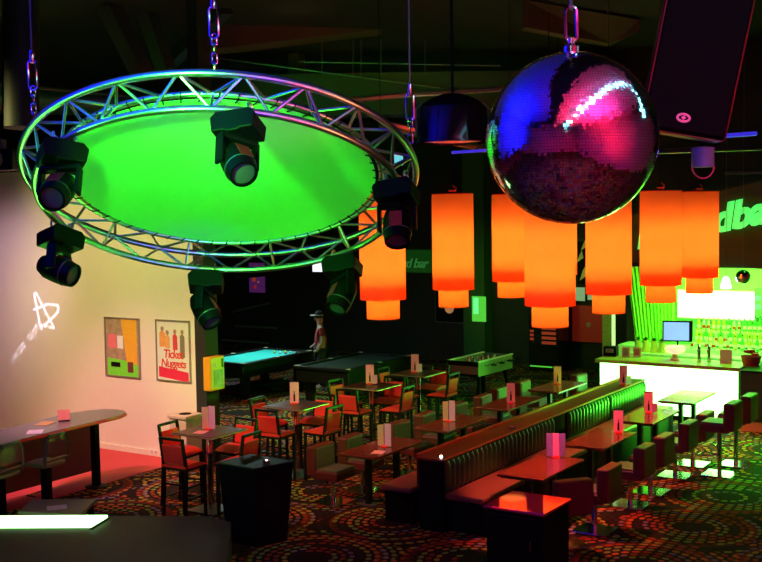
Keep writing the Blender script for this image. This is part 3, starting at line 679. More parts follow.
def counter_stool(loc, rz, label):
    r = thing('counter_stool', label, 'bar stool', loc, rz, 'bar stools along the curved counter')      # faces -X
    MB().prism([(-.2, -.2), (.16, -.21), (.2, -.1), (.2, .1), (.16, .21), (-.2, .2), (-.23, 0)], .7, .75).build('seat', mat('olive_seat_vinyl', (.16, .17, .08), .4), r, bevel=.015)
    out = [(-.22, .8), (-.2, 1.06), (-.14, 1.13), (.14, 1.13), (.2, 1.06), (.22, .8)]
    fr_ = MB().tube([(.2+.03*(z-.8), y, z) for y, z in out], .022, 8).tube([(.2, -.22, .8), (.2, .22, .8)], .022, 8).tube([(.19, -.2, .74), (.2, -.22, .8)], .018, 8).tube([(.19, .2, .74), (.2, .22, .8)], .018, 8)
    fr_.build('back_frame', 'pipe', r, smooth=True)
    MB().prism([(y*.93, z) for y, z in [(-.21, .87), (-.19, 1.05), (-.13, 1.115), (.13, 1.115), (.19, 1.05), (.21, .87)]], -.012, .012, Matrix(((0, 0, 1), (1, 0, 0), (0, 1, 0)))).build('backrest', mat('maroon_vinyl', (.16, .04, .05), .4), r, loc=(.21, 0, 0))
    MB().box((0, 0, .35), (.11, .11, .7)).build('post', 'black', r, bevel=.01)
    MB().lathe([(.2, 0), (.2, .015), (.06, .03)], 24).build('foot', 'black', r)
    MB().tube([(-.1, -.12, .28), (-.24, -.12, .28), (-.24, .12, .28), (-.1, .12, .28)], .012, 6).build('footrest', 'chrome', r)
    return r
S0 = counter_stool((-11.86, 9.82, 0), .1, 'bar stool with rounded back, second along from the camera at the curved counter')
dup(S0, (-11.9, 9.1, 0), .12, 'bar stool with rounded back cut off by the frame at the curved counter')
st = thing('wall_side_chair', 'chrome framed chair with pink back pad behind the curved counter', 'chair', (-13.9, 10.55, 0), -.5)
MB().tube([(-.2, 0, .5), (-.22, 0, .98), (-.17, 0, 1.03), (.17, 0, 1.03), (.22, 0, .98), (.2, 0, .5)], .018, 8).build('back_frame', 'chrome', st, smooth=True)
MB().box((0, 0, .9), (.36, .04, .2)).build('back_pad', 'pink', st, bevel=.02)
MB().box((0, .2, .49), (.42, .42, .06)).build('seat', 'leather', st, bevel=.02)
for x in (-.19, .19):
    for y in (.02, .38): MB().tube([(x, y, 0), (x, y, .48)], .014, 8).build('leg', 'chrome', st)

# ------------------------------------------------------------------ stage edge in front
SZ = .4
pl = [at(-40, 515, Z=SZ), at(0, 515.5, Z=SZ), at(205, 516, Z=SZ), at(231, 522, Z=SZ), at(222, 600, Z=SZ), at(-60, 640, Z=SZ)]
struct(MB().prism([(p.x, p.y) for p in pl], 0, SZ).build('floor_stage', mat('grey_green_stage_deck', (.03, .032, .02), .6)))
q = [at(-30, 515.8, Z=SZ+.05), at(107.5, 515, Z=SZ+.05), at(90.5, 525.3, Z=SZ+.05), at(-30, 525.8, Z=SZ+.05)]
ls = thing('stage_glow_ledge', 'wide ledge top with painted green white glow along the stage edge', 'light')  # counter top; the green light on it is put in as emission
MB().prism([(p.x, p.y) for p in q], SZ+.02, SZ+.05).build('lit_panel', 'strip', ls)
c_ = sum(((p) for p in q), Vector())/4
MB().prism([((p.x-c_.x)*1.01+c_.x, (p.y-c_.y)*1.04+c_.y) for p in q], SZ, SZ+.02).build('housing', 'wood', ls)
q = [at(-30, 529, Z=SZ+.02), at(89, 528.5, Z=SZ+.02), at(94, 575, Z=SZ+.02), at(-40, 585, Z=SZ+.02)]
tag(MB().prism([(p.x, p.y) for p in q], SZ+.001, SZ+.02).build('stage_box', mat('dark_red_box', (.06, .02, .01), .6)), 'low dark red slab before the glowing stage ledge', 'box')
lt = thing('square_side_table', 'low grey green square table before the glowing stage ledge', 'table', (-10.9, 9.2, 0))
qq = [at(18, 511.5, Z=.44), at(31.7, 499.6, Z=.44), at(96.6, 498.7, Z=.44), at(80, 514.7, Z=.44)]
ql = [(p.x+10.9, p.y-9.2) for p in qq]
MB().prism(ql, .4, .44).build('tabletop', mat('olive_tabletop', (.2, .2, .12), .45), lt)
cx_ = sum(x for x, y in ql)/4; cy_ = sum(y for x, y in ql)/4
for x, y in ql: MB().box((cx_+(x-cx_)*.85, cy_+(y-cy_)*.85, .2), (.05, .05, .4)).build('leg', 'wood', lt)
tag(MB().box((0, 0, .002), (.24, .2, .004), .9).build('leaflet', 'paper', loc=at(57, 507.5, Z=.442)), 'crumpled white leaflet on the low grey green table', 'leaflet')

# black tapered podium
pd = thing('podium', 'black tapered podium standing on the patterned carpet', 'podium', (-8.65, 10.36, 0))
tp = [(-.38, -.25), (.23, -.28), (.41, .24), (-.3, .29)]
bt = [(x*.8, y*.8) for x, y in tp]
MB().add([(x, y, 0) for x, y in bt]+[(x, y, .98) for x, y in tp], [(3, 2, 1, 0), (4, 5, 6, 7), (0, 1, 5, 4), (1, 2, 6, 5), (2, 3, 7, 6), (3, 0, 4, 7)]).build('body', 'blackmatte', pd)
MB().prism([(x*1.02, y*1.02) for x, y in tp], .98, 1.0).build('top', 'wood', pd)
as_ = thing('ashtray', 'tiny shiny ashtray on top of the black podium', 'ashtray', (-8.48, 10.38, 1.0))
MB().lathe([(.03, 0), (.045, 0), (.05, .03), (.042, .03), (.038, .01), (.001, .01)], 16).build('dish', 'chrome', as_, smooth=True)
MB().sphere((0, 0, .025), .014, 8).build('bright_bead', mat('bright_bead_white', (1, .9, .8), .5, emit=(1, .8, .6), es=5.), as_)  # emissive bead drawn for the bright spot on the podium top

# ------------------------------------------------------------------ foosball table
fb = thing('foosball_table', 'green lit foosball table with rows of little players', 'table game', (-11.0, 20.75, 0), -.03)
MB().box((-.35, 0, .74), (.03, 1.5, .3)).box((.35, 0, .74), (.03, 1.5, .3)).box((0, -.735, .74), (.7, .03, .3)).box((0, .735, .74), (.7, .03, .3)).build('cabinet', mat('foosball_cabinet_paint', (.2, .22, .17), .35), fb, bevel=.008)
MB().box((0, 0, .7), (.68, 1.46, .02)).build('playfield', mat('playfield_green', (.25, .5, .25), .4), fb)
for x in (-.35, .35): MB().box((x, 0, .9), (.06, 1.5, .02)).build('top_rail', 'white', fb)
MB().box((0, -.753, .85), (.73, .008, .1)).box((0, -.753, .61), (.73, .008, .05)).build('end_band', 'black', fb)
MB().box((0, -.752, .718), (.73, .006, .166)).build('end_plate', mat('brown_decal', (.25, .12, .09), .5), fb)
for sx in (-1, 1):
    for sy in (-1, 1): MB().tube([(sx*.27, sy*.55, .6), (sx*.33, sy*.68, 0)], .045, 4).build('leg', 'black', fb)
for k in range(8):
    y = -.62+k*1.24/7
    rd = MB().tube([(-.55, y, .82), (.55, y, .82)], .008, 6).build('rod', 'chrome', fb)
    for j in range((1, 2, 3, 5, 5, 3, 2, 1)[k]):
        nn = (1, 2, 3, 5, 5, 3, 2, 1)[k]; x = (j-(nn-1)/2)*.13
        MB().box((x, y, .815), (.03, .02, .09)).sphere((x, y, .875), .014, 8).build('player', 'redgloss' if k in (0, 1, 3, 5) else 'white', rd)
    sx = 1 if k % 2 else -1
    MB().tube([(sx*.5, y, .82), (sx*.62, y, .82)], .017, 8).build('handle', 'black', rd)

# ------------------------------------------------------------------ pool tables, person
def pool(loc, rz, label, felt):
    r = thing('pool_table', label, 'pool table', loc, rz)
    MB().box((0, 0, .62), (1.35, 2.45, .26)).build('body', 'wood', r, bevel=.02)
    MB().box((0, 0, .775), (1.2, 2.3, .02)).build('cloth', felt, r)
    MB().box((-.67, 0, .79), (.13, 2.5, .06)).box((.67, 0, .79), (.13, 2.5, .06)).box((0, -1.2, .79), (1.3, .13, .06)).box((0, 1.2, .79), (1.3, .13, .06)).build('rail', 'wood', r, bevel=.01)
    for x in (-.67, .67):
        for y in (-1.2, 0, 1.2): MB().lathe([(.06, .822), (.06, .826)], 14, c=(x*.97, y*.99, 0)).build('pocket', 'cream', r)
    for x in (-.5, .5):
        for y in (-.95, .95): MB().box((x, y, .25), (.16, .16, .5)).build('leg', 'wood', r)
    return r
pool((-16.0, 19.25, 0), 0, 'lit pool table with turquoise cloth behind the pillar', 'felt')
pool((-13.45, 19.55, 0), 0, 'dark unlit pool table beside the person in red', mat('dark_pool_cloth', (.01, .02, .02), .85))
for k in range(6):
    tag(MB().sphere((-15.95+.12*(k % 3)+.05*k, 19.9+.2*(k//3), .815), .03, 10).build('pool_ball', ('yellow', 'white', 'redgloss')[k % 3], smooth=True), ('yellow', 'white', 'red')[k % 3]+' pool ball on the turquoise cloth', 'ball', 'pool balls on the lit table')
pl_ = thing('pool_lamp', 'dark hanging lamp above the turquoise pool table', 'lamp', (-16.0, 19.25, 2.6))
MB().box((0, 0, .06), (.5, 1.8, .1)).build('shade', 'black', pl_, bevel=.01)
for y in (-.7, .7): MB().tube([(0, y, .1), (0, y, 4.88)], .008, 6).build('cord', 'black', pl_)

def skin_mesh(name, m, verts, edges, radii, parent, levels=2):
    me = bpy.data.meshes.new(name); me.from_pydata(verts, edges, []); o = bpy.data.objects.new(name, me); C.objects.link(o)
    o.modifiers.new('skin', 'SKIN'); sv = me.skin_vertices[0].data
    for i, r_ in enumerate(radii): sv[i].radius = (r_ if isinstance(r_, tuple) else (r_, r_))
    sv[0].use_root = True
    s2 = o.modifiers.new('sub', 'SUBSURF'); s2.levels = levels; s2.render_levels = levels
    me.materials.append(M[m]); o.parent = parent; return o
ps = thing('person', 'person in red shirt and pale visor standing between the pool tables', 'person', (-14.72, 20.05, 0), 2.3)
V = [(0, 0, .95), (0, 0, 1.15), (0, 0, 1.38), (0, .01, 1.5), (0, .02, 1.6), (0, .03, 1.72),
     (.1, 0, .88), (.11, .02, .5), (.11, 0, .1), (.12, .13, .04), (-.1, 0, .88), (-.11, .03, .5), (-.11, 0, .1), (-.12, .13, .04),
     (.19, 0, 1.4), (.26, -.02, 1.14), (.24, .16, .98), (.23, .24, .95), (-.19, 0, 1.4), (-.25, -.02, 1.13), (-.22, .12, .93), (-.21, .2, .9)]
E_ = [(0, 1), (1, 2), (2, 3), (3, 4), (4, 5), (0, 6), (6, 7), (7, 8), (8, 9), (0, 10), (10, 11), (11, 12), (12, 13), (2, 14), (14, 15), (15, 16), (16, 17), (2, 18), (18, 19), (19, 20), (20, 21)]
Rr = [.14, .13, .15, .055, .09, .08, .09, .065, .045, .04, .09, .065, .045, .04, .06, .042, .032, .03, .06, .042, .032, .03]
skin_mesh('body', 'skin', V, E_, Rr, ps)
skin_mesh('shirt', 'shirt', [V[0], V[1], V[2], V[14], (.235, -.01, 1.24), V[18], (-.23, -.01, 1.24)], [(0, 1), (1, 2), (2, 3), (3, 4), (2, 5), (5, 6)], [.17, .16, .175, .075, .06, .075, .06], ps)
skin_mesh('trousers', 'cloth_dark', [V[0], V[6], V[7], V[8], V[10], V[11], V[12]], [(0, 1), (1, 2), (2, 3), (0, 4), (4, 5), (5, 6)], [.15, .105, .08, .065, .105, .08, .065], ps)
MB().lathe([(.095, 1.66), (.1, 1.72), (.085, 1.79), (.03, 1.82)], 18, c=(0, .03, 0)).build('hair', 'cloth_dark', ps, smooth=True)
MB().prism([(.1*math.cos(a), .03+.1*math.sin(a)+(.1 if math.sin(a) > .1 else 0)) for a in [2*PI*k/18 for k in range(18)]], 1.71, 1.725).build('visor', 'white', ps)
for x in (-.035, .035): MB().sphere((x, .115, 1.66), .012, 8).build('eye', 'white', ps)
MB().box((0, .125, 1.63), (.022, .03, .04)).build('nose', 'skin', ps, bevel=.006)
MB().box((0, .118, 1.585), (.05, .008, .01)).build('mouth', 'rail', ps)

# ------------------------------------------------------------------ far wall
FY = 25.83
def wallpic(px0, py0, px1, py1, name, label, cat, m, frame='wood', th=.04, Y=FY):
    a, b = at(px0, py1, Y=Y), at(px1, py0, Y=Y); w, h = b.x-a.x, b.z-a.z
    r = thing(name, label, cat, ((a.x+b.x)/2, Y, (a.z+b.z)/2))
    MB().box((0, -th/2, 0), (w, th, h)).build('frame', frame, r)
    MB().box((0, -th-.004, 0), (w*.94, .008, h*.94)).build('picture', m, r)
    return r, w, h, th
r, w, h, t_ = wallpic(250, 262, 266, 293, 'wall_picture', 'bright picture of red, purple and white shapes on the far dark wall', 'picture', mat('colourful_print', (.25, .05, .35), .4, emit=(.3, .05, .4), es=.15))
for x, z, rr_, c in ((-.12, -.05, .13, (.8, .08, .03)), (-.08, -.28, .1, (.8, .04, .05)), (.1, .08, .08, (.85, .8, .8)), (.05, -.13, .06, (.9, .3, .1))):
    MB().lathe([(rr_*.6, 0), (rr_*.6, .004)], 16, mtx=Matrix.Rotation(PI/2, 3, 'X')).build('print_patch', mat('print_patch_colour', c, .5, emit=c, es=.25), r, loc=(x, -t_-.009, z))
wallpic(313, 258, 331, 272, 'wall_screen', 'white lit screen high on the far dark wall', 'screen', 'tvwhite', 'black')
r, w, h, t_ = wallpic(436, 291, 466, 322, 'wall_picture', 'black picture of a glowing orange ball on the far wall', 'picture', 'blackmatte', 'pipe')
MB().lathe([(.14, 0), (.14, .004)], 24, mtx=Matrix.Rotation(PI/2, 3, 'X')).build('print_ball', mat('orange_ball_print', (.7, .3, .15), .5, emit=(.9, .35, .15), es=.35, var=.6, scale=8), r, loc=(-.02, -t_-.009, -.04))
for pts, lab in ((((232, 312), (270, 303)), 'uppermost thin drink ledge on the far wall behind the pillar'), (((235, 326), (277, 328)), 'middle thin drink ledge on the far wall behind the pillar'), (((222, 340), (268, 343)), 'lowest thin drink ledge on the far wall above the pool table')):
    a, b = at(*pts[0], Y=25.7), at(*pts[1], Y=25.7)
    tag(MB().bar(a, b, .06).build('wall_shelf', 'counter'), lab, 'ledge')
a, b = at(470, 410, Y=25.7), at(489, 225, Y=25.7)
gc = struct(MB().box(((a.x+b.x)/2, 25.62, 3.7), (b.x-a.x, .45, 7.4)).build('pillar_green', mat('green_lit_wall_colour', (.03, .09, .015), .7)))  # green light on this wall strip is put into its base colour
gw = thing('lit_panel', 'bright green lit panel with mint pane on the far pillar', 'panel', at(479, 309, Y=25.38))
MB().box((0, 0, 0), (.4, .03, .66)).build('panel', 'greenpane', gw)
MB().box((-.08, -.02, .08), (.14, .01, .42)).build('pane', 'mintpane', gw)
a, b = at(393, 272, Y=25.8), at(448, 250, Y=25.8)
sg = thing('wall_sign', 'dim green script sign on the far wall between orange lamps', 'sign', ((a.x+b.x)/2, 25.8, (a.z+b.z)/2))
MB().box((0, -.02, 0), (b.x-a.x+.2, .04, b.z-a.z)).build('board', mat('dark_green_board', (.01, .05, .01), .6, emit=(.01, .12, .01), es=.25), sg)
p = at(386, 267, Y=25.75)
place(text_mb('Board bar', .36, .01, .3, .008, 'LEFT', .92), Matrix.Translation((p.x-sg.location.x, -.06, p.z-sg.location.z)) @ FACE_Y).build('lettering', 'letterdim', sg)
aw = at(445, 258, Y=25.75)
tag(MB().prism([(-.12, 0), (.12, -.16), (.12, .16)], 0, .02, FACE_Y.to_3x3()).build('arrow_sign', 'greenpane', loc=aw), 'small green arrow sign beside the dim script sign', 'sign')
# vending machine
a, b = at(533, 373, Y=25.2), at(562, 330, Y=25.2)
vm = thing('vending_machine', 'dark vending machine with blue and red lit display stripes', 'vending machine', ((a.x+b.x)/2, 25.3, 0))
hh = 2.0; wv_ = b.x-a.x
MB().box((0, 0, hh/2), (wv_, .7, hh)).build('body', 'blackgloss', vm, bevel=.02)
MB().box((.02, -.355, hh*.6), (wv_*.72, .01, hh*.6)).build('window', 'blackgloss', vm)
for k in range(7): MB().box((.16, -.365, hh*.36+k*.12), (.38, .01, .07)).build('display', 'ledred' if k < 4 else 'ledblue', vm)
for k in range(3): MB().box((-.3, -.365, hh*.4+k*.1), (.1, .01, .06)).build('display', 'ledred', vm)
MB().box((-.18, -.365, hh*.78), (.1, .01, .1)).build('button_panel', 'tvwhite', vm)
MB().box((-.05, -.365, .12), (.6, .01, .03)).build('tray', 'greenpane', vm)
# red panel and things beside it
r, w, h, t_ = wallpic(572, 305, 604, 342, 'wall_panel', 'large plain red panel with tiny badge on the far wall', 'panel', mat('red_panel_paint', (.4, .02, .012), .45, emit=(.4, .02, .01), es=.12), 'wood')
MB().lathe([(.06, 0), (.06, .01)], 14, mtx=Matrix.Rotation(PI/2, 3, 'X')).build('badge', 'gold', r, loc=(.04, -t_-.008, -.02))
wallpic(395, 154, 404, 166, 'wall_screen', 'small cyan lit screen high behind the round truss', 'screen', mat('cyan_screen', (.05, .2, .25), .3, emit=(.2, .8, .9), es=.8, var=.5, scale=8), 'black')
r, w, h, t_ = wallpic(578, 240, 589, 285, 'wall_picture', 'narrow black poster with yellow jagged shapes between two lamps', 'picture', 'blackmatte')
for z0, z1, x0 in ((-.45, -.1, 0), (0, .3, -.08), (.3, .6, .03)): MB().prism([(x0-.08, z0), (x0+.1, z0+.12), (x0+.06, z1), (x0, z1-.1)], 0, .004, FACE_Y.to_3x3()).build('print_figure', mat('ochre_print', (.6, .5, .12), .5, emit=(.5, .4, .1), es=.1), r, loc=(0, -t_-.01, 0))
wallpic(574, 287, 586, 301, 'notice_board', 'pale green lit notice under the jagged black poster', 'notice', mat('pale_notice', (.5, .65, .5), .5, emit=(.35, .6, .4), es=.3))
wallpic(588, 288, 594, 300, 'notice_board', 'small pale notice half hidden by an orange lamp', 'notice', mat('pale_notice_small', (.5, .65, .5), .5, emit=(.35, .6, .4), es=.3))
pi_ = thing('ornate_pilaster', 'slim patterned pilaster with a white edge beside the bar', 'pilaster', at(608, 346, Y=23.25)*1)
pi_.location.z = 0
MB().box((0, 0, 1.5), (.22, .12, 3.0)).build('shaft', mat('patterned_gilt', (.3, .16, .1), .4, var=.8, scale=28), pi_)
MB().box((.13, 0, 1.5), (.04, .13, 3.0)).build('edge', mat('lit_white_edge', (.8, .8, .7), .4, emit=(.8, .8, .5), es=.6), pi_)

# ------------------------------------------------------------------ bar
bar = thing('bar_counter', 'long bar with glowing white green front and oak top', 'bar', (-6.8, 20.5, 0))
MB().box((0, .2, .55), (2.66, .6, .98)).build('body', 'white', bar)
MB().box((-.02, -.115, .55), (2.66, .03, .92)).build('glowing_front', 'barglow', bar)
MB().box((.0, .12, 1.06), (2.8, .8, .07)).build('countertop', 'tan', bar, bevel=.008)
MB().box((0, .12, .04), (2.6, .5, .08)).build('kick_plate', 'wood', bar)
be = thing('bar_end', 'dark brown bar end block with tan skirting', 'bar', (-4.28, 20.3, 0))
MB().box((0, .2, .57), (2.06, 1.1, 1.0)).build('body', mat('dark_brown_bar_panel', (.05, .035, .015), .5), be)
MB().box((0, .2, 1.08), (2.06, 1.14, .04)).build('countertop', 'wood', be)
MB().box((0, -.36, .09), (2.06, .03, .17)).build('skirting', 'tan', be)
def onbar(px, py, Z=1.095): return at(px, py, Z=Z)
# sign board over the bar
q = [at(624, 217, Y=20.4), at(800, 170, Y=20.4), at(800, 271, Y=20.4), at(624, 262, Y=20.4)]
struct(MB().add(q+[p+Vector((0, .2, 0)) for p in q], [(3, 2, 1, 0), (4, 5, 6, 7), (0, 1, 5, 4), (1, 2, 6, 5), (2, 3, 7, 6), (3, 0, 4, 7)]).build('trim_bar_fascia', 'olive'))
struct(MB().box((-4.0, 21.7, 2.95), (8.5, 2.0, .12)).build('trim_bar_canopy', 'wood'))
si = thing('bar_sign', 'mint green script letters slanting up the brown board over the bar', 'sign', at(637, 248, Y=20.34))
adv = 0.; dirx, dirz = math.cos(.2), math.sin(.2)
for ch, wd in zip('Board bar', (.42, .36, .36, .3, .29, .06, .32, .36, .3)):
    if ch != ' ':
        place(text_mb(ch, .68, .02, .35, .028), Matrix.Translation((adv*dirx, 0, adv*dirz)) @ Matrix.Rotation(-.2, 4, 'Y') @ FACE_Y).build('letter', 'lettergreen', si)
    adv += wd*1.02
# pendant and little mirror ball over the bar
p = at(726, 283, Y=20.2)
gp = thing('glass_pendant', 'small bright white pendant bulb over the bar', 'lamp', p)
MB().lathe([(.02, .12), (.05, .09), (.085, -.02), (.09, -.1), (.001, -.1)], 18).build('shade', 'bulb', gp, smooth=True)
MB().tube([(0, 0, .12), (0, 0, 7.48-p.z)], .006, 6).build('cord', 'pipe', gp)
p = at(743, 277, Y=20.15)
sb = thing('hanging_mirror_ball', 'small dark mirror ball beside the white pendant bulb', 'mirror ball', p)
b = MB().sphere((0, 0, 0), .135, 22); b.build('facets', 'mirror', sb)
MB().tube([(0, 0, .13), (0, 0, 7.48-p.z)], .005, 6).build('cord', 'pipe', sb)
# back bar
bb = thing('back_bar', 'white lit back bar cabinet with bottle shelf', 'cabinet', (-5.6, 22.85, 0))
MB().box((0, 0, .55), (6.0, .7, 1.1)).build('body', 'white', bb)
MB().box((.5, .1, 1.18), (3.9, .35, .05)).build('shelf', 'white', bb)
MB().box((.5, .2, 1.42), (3.9, .2, .05)).build('shelf', 'white', bb)
a, b = at(677, 317, Y=23.0), at(753, 293, Y=23.0)
lb = thing('lightbox_sign', 'long blank white glowing lightbox over the bottles', 'lightbox', ((a.x+b.x)/2, 23.16, (a.z+b.z)/2))
MB().box((0, 0, 0), (b.x-a.x+.06, .12, .62)).build('frame', 'white', lb)
MB().box((0, -.065, 0), (b.x-a.x, .02, .55)).build('lit_panel', 'lightbox', lb)
cab = thing('glass_cabinet', 'pale lit cabinet with round lamps beside the lightbox', 'cabinet', at(768, 303, Y=23.1))
MB().box((0, 0, 0), (.5, .12, .6)).build('body', 'greenpane', cab)
for k in range(4): MB().lathe([(.06, 0), (.06, .02)], 14, mtx=Matrix.Rotation(PI/2, 3, 'X')).build('lamp', 'mintpane', cab, loc=(-.18+.16*(k % 2), -.06, .1-.18*(k//2)))
cu = MB()
a, b = at(636, 345, Y=23.1), at(675, 345, Y=23.1); nW = 60
for i in range(nW+1):
    x = a.x+(b.x-a.x)*i/nW; y = 23.1+.05*math.sin(i*1.3)
    cu.v += [(x, y, 1.12), (x-.28*(1-i/nW), y, 3.1)]
cu.f += [(2*i, 2*i+2, 2*i+3, 2*i+1) for i in range(nW)]
tag(cu.build('curtain', mat('lime_curtain_cloth', (.35, .6, .12), .8), smooth=True), 'lime green pleated curtain behind the bar counter', 'curtain')
a, b = at(664, 341, Y=21.9), at(691, 321.5, Y=21.9)
tv = thing('bar_screen', 'lit blue white screen standing behind the bar counter', 'screen', ((a.x+b.x)/2, 21.9, (a.z+b.z)/2), .25)
MB().box((0, .03, 0), (b.x-a.x+.04, .06, b.z-a.z)).build('housing', 'black', tv, bevel=.01)
MB().box((-.02, -.004, 0), (b.x-a.x-.06, .01, b.z-a.z-.06)).build('display', 'tvscreen', tv)
MB().tube([(0, .05, -.1), (0, .05, -(tv.location.z-1.1))], .02, 8).build('stand', 'black', tv)
wl = struct(MB().box((-6.4, 22.0, .52), (3.4, .45, 1.04)).build('trim_service_counter', 'white'))
for k, px in enumerate((638, 646, 654, 661.5)):
    p = at(px, 346, Y=22.0); p.z = 1.04
    pt = thing('potted_herb', 'yellow pot of dark herbs, '+('first', 'second', 'third', 'last')[k]+' in the row before the curtain', 'plant', p, 0, 'potted herbs behind the bar')
    MB().lathe([(.085, 0), (.055, .24), (.045, .24), (.045, .2), (.001, .2)], 16).build('pot', 'plantpot', pt, smooth=True)
    fo = MB()
    for q_ in range(26):
        a_ = random.random()*6.28; e_ = random.uniform(.1, 1.2); L_ = random.uniform(.06, .1); d_ = Vector((math.cos(a_)*math.cos(e_), math.sin(a_)*math.cos(e_), math.sin(e_)))
        s_ = d_.cross(Vector((0, 0, 1))).normalized()*.02; c0 = Vector((0, 0, .24))
        fo.add([c0, c0+d_*L_*.6+s_, c0+d_*L_, c0+d_*L_*.6-s_], [(0, 1, 2, 3)])
    fo.build('foliage', 'leaf', pt)
B0 = {}
for row, (Y, Z, n_) in enumerate(((22.85, 1.205, 19), (22.99, 1.445, 18), (22.55, 1.102, 13))):
    for i in range(n_):
        x = -7.0+i*(1.9/n_)+random.uniform(-.006, .006); kd = random.choice(('amber', 'green', 'clear'))
        lab = f'{kd} glass bottle standing on the back bar'
        if kd not in B0:
            r = thing('bottle', lab, 'bottle', (x, Y, Z), 0, kd+' bottles on the back bar')
            s_ = {'amber': 1., 'green': 1.08, 'clear': .92}[kd]
            MB().lathe([(r_*s_, z*s_) for r_, z in ((.034, 0), (.037, .02), (.037, .16), (.028, .2), (.013, .23), (.013, .29))], 14).build('glass', 'glass'+kd, r, smooth=True)
            MB().lathe([(.0375*s_, .05*s_), (.0375*s_, .12*s_)], 14, cap=False).build('label', 'paper' if kd != 'clear' else 'redgloss', r)
            MB().lathe([(.015*s_, .285*s_), (.015*s_, .31*s_)], 10).build('cap', 'wood', r)
            B0[kd] = r
        else: dup(B0[kd], (x, Y, Z), random.random()*6, lab)
# things on the counter
p = onbar(611, 356)
bx = thing('napkin_caddy', 'black caddy box with pale prints at the bar corner', 'caddy', p, .1)
MB().box((0, 0, .1), (.26, .2, .2)).build('box', 'black', bx, bevel=.01)
MB().box((0, -.102, .12), (.16, .004, .08)).build('print', mat('speckled_print', (.3, .25, .25), .5, var=.9, scale=20), bx)
for px, lab, c in ((626, 'small framed card with blue and red print on the bar', (.5, .25, .4)), (637, 'small framed card with dark pink print on the bar', (.5, .1, .2))):
    r = thing('card_stand', lab, 'card stand', onbar(px, 357), -.1)
    MB().box((0, 0, .1), (.17, .02, .2)).build('frame', 'pink', r, bevel=.006)
    MB().box((0, -.012, .1), (.12, .004, .13)).build('print', mat('card_print', c, .5, var=.7, scale=18), r)
    MB().box((0, .03, .01), (.1, .1, .02)).build('foot', 'white', r)
r = thing('cake_stand', 'glowing pale bowl on a short pedestal on the bar', 'bowl', onbar(675, 360))
MB().lathe([(.09, 0), (.09, .02), (.05, .05), (.05, .12)], 24).build('pedestal', 'tan', r, smooth=True)
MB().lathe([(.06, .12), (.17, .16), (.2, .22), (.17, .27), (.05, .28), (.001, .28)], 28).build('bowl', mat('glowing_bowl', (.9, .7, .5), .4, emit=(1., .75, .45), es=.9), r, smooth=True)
for px, lab in ((699, 'chrome beer tap column next to the glowing bowl'), (709, 'chrome beer tap column next to the pink card box')):
    r = thing('beer_tap', lab, 'beer tap', onbar(px, 362))
    MB().tube([(0, 0, 0), (0, 0, .3)], .035, 14).build('column', 'chrome', r, smooth=True)
    MB().lathe([(.05, 0), (.05, .015)], 16).build('base', 'chrome', r)
    MB().tube([(0, -.03, .25), (0, -.1, .25), (0, -.11, .2)], .012, 8).build('spout', 'chrome', r, smooth=True)
    MB().tube([(0, -.05, .26), (0, -.06, .36)], .012, 8).build('handle', 'black', r)
r = thing('card_box', 'pink box card standing on the bar beside the beer taps', 'card stand', onbar(726, 363), .08)
MB().box((0, 0, .13), (.22, .08, .26)).build('box', 'pink', r, bevel=.006)
MB().box((0, -.042, .13), (.16, .004, .18)).build('print', mat('pale_pink_print', (.95, .5, .5), .5), r)
p = at(751, 365, Z=1.1)
r = thing('red_basket', 'red basket heaped with red packets on the bar end', 'basket', p)
MB().lathe([(.14, 0), (.19, .17), (.18, .17), (.135, .01), (.001, .01)], 20).build('basket', mat('crimson_basket', (.6, .05, .06), .5, var=.4, scale=30), r, smooth=True)
for k in range(6): MB().box((.08*math.cos(k), .08*math.sin(k), .2+.015*k), (.12, .08, .05), k*.8).build('packet', 'redgloss', r, bevel=.01)

# ------------------------------------------------------------------ lights
def light(kind, loc, energy, col, size=.1, target=None, spot=60, blend=.4, size_y=None):
    d = bpy.data.lights.new('light', kind); d.energy = energy; d.color = col
    if kind == 'AREA':
        d.size = size
        if size_y: d.shape = 'RECTANGLE'; d.size_y = size_y
    else: d.shadow_soft_size = size
    if kind == 'SPOT': d.spot_size = math.radians(spot); d.spot_blend = blend
    o = bpy.data.objects.new('light', d); C.objects.link(o); o.location = loc
    if target is not None: o.rotation_euler = (Vector(target)-Vector(loc)).to_track_quat('-Z', 'Y').to_euler()
    o['kind'] = 'helper'
    return o
for x, y in lamps:
    for q_ in (.42, .85): light('POINT', (x, y, LZ+q_), 11, (1, .85, .45), .1)
    light('POINT', (x, y, LZ-.02), 4, (1, .9, .35), .06)
    light('SPOT', (x, y, LZ-.29), (420 if y < 13 else 300) if x > -7 else 60, (1, .14, .1), .15, (x, y, 0), 62, .12)
# green wash on the disc
g_ = (fw-RN*fw.dot(RN)).normalized()
light('SPOT', RC-g_*3.9-RN*1.25+rt*-.5, 1900, (.04, 1, .02), .12, RC+g_*.1, 38, .5)
light('SPOT', RC-RN*2.8-g_*.4, 300, (.04, 1, .02), .3, RC, 66, .4)
